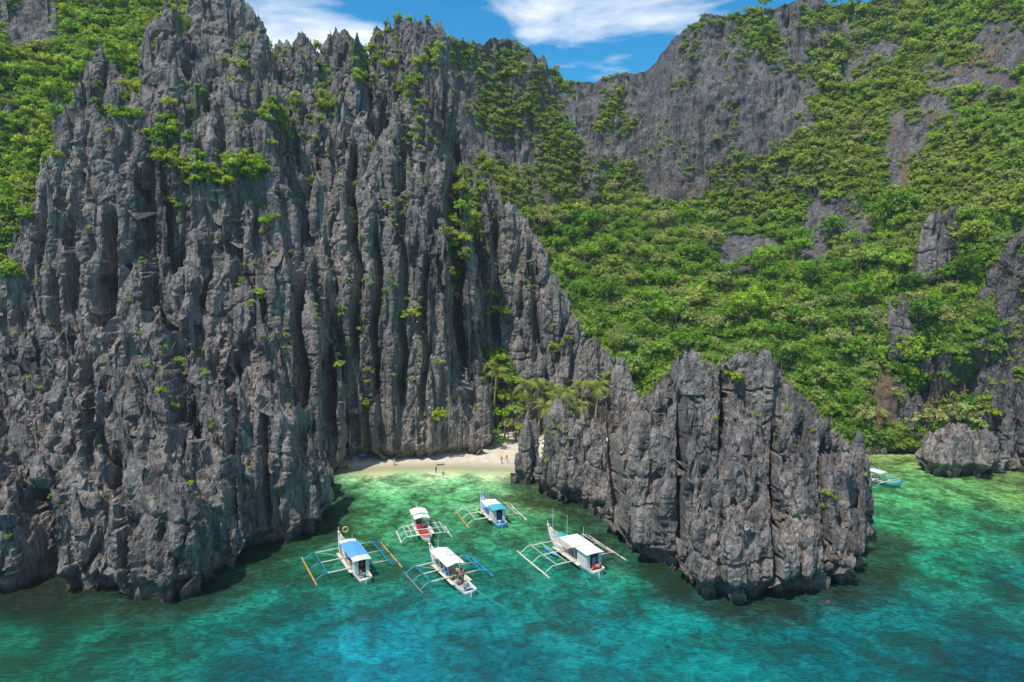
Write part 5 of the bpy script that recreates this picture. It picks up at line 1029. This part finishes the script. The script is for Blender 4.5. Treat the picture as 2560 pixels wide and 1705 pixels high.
# beach life
def gp(px, py, z=0.0): p = G(px, py, z); return (p[0], p[1], max(ground_z(p[0], p[1]), -1))
p = gp(986, 1160, .4); person(p, 2.6, M_TURQ, M_YEL, 'person in turquoise top standing at the foot of the cliff on the sand', arm=.15)
p = gp(1254, 1154, .7); person(p, 2.9, M_ORNG, M_RED, 'person in orange, left one of two at the right end of the beach')
p = gp(1267, 1151, .7); person(p, 3.4, M_ORNG, M_ORNG, 'person in orange, right one of two at the right end of the beach')
kayak(gp(862, 1172, .15), R(72), M_ORK, 'orange kayak lying on the sand at the left end of the beach', 3.6)
p = gp(868, 1171, .15); person((p[0], p[1], p[2] + .22), R(20), M_RED, M_BLK, 'person in red sitting by the orange kayak at the left beach end', 'sit')
q0 = G(1089, 1186, 0); sb = MB(); sb.loft([[(.42 * max(.08, (1 - abs(s) ** 2.6)) * cx_, s * 1.65, z) for cx_, z in ((-1, .03), (-.8, -.05), (.8, -.05), (1, .03), (.8, .09), (-.8, .09))] for s in np.linspace(-1, 1, 11)])
t = sb.build('paddle_board', M_WHT); t.location = (q0[0], q0[1], .06); t.rotation_euler[2] = R(70); tag(t, 'white paddle board floating just off the beach under a dark-clad person', 'paddle board')
person((q0[0] + .1, q0[1], .10), 2.2, M_BLK, M_BLK, 'person in black standing on the white paddle board off the beach')
q1 = G(1108, 1187, 0); person((q1[0], q1[1], -.85), 2.8, M_SKIN, M_BLUEC, 'bare-backed person wading beside the paddle board')
q2 = G(930, 1307, 0); person((q2[0], q2[1], -1.30), 1.0, M_ORNG, M_BLK, 'swimmer with only the head above the green water, left of the boats')
# bench, rack, float ball
p = gp(1099, 1157, .6); t = empty('beach_table', p, .1); tag(t, 'small pale wooden table standing alone on the middle of the beach', 'table')
m = MB(); m.box((0, 0, .74), (1.7, .8, .05)); m.build('tabletop', M_CREAM, t)
for sx in (-1, 1):
    for sy in (-1, 1): m = MB(); m.box((sx * .75, sy * .32, .355), (.07, .07, .715)); m.build('leg', M_CREAM, t)
p = gp(1278, 1153, .8); t = empty('rack', p, .05); tag(t, 'low white railing on the sand beside the two people in orange', 'railing')
for i in range(4): m = MB(); m.box((-1.05 + .7 * i, 0, .45), (.07, .07, .9)); m.build('post', M_WHT, t)
for z in (.35, .80): m = MB(); m.box((0, -.06, z), (2.3, .04, .09)); m.build('rail', M_WHT, t)
p = gp(905, 1152, .6); t = empty('beach_umbrella', p); tag(t, 'small blue umbrella in the shade under the bush at the cliff foot', 'umbrella')
m = MB(); m.tube([(0, 0, 0), (0, 0, 1.75)], .025, 5); m.build('pole', M_WHT, t)
m = MB(); m.loft([[(r_ * math.cos(a), r_ * math.sin(a), z) for a in [k * math.pi / 4 for k in range(8)]] for r_, z in ((.95, 1.35), (.6, 1.65), (.05, 1.82))], cap=False); m.build('canopy', M_BLUEC, t, solid=.02)

# ---------------------------------------------------------------- thin sea air
m = bpy.data.materials.new('air'); m.use_nodes = True; nt = m.node_tree; nt.nodes.clear()
v = nt.nodes.new('ShaderNodeVolumePrincipled'); v.inputs['Color'].default_value = (.86, .93, 1, 1); v.inputs['Density'].default_value = .0002; v.inputs['Anisotropy'].default_value = .3
o_ = nt.nodes.new('ShaderNodeOutputMaterial'); nt.links.new(v.outputs[0], o_.inputs['Volume'])
hz = MB(); hz.box((0, -450, 78), (5600, 2300, 170)); ho = hz.build('haze', m); tag(ho, kind='stuff')
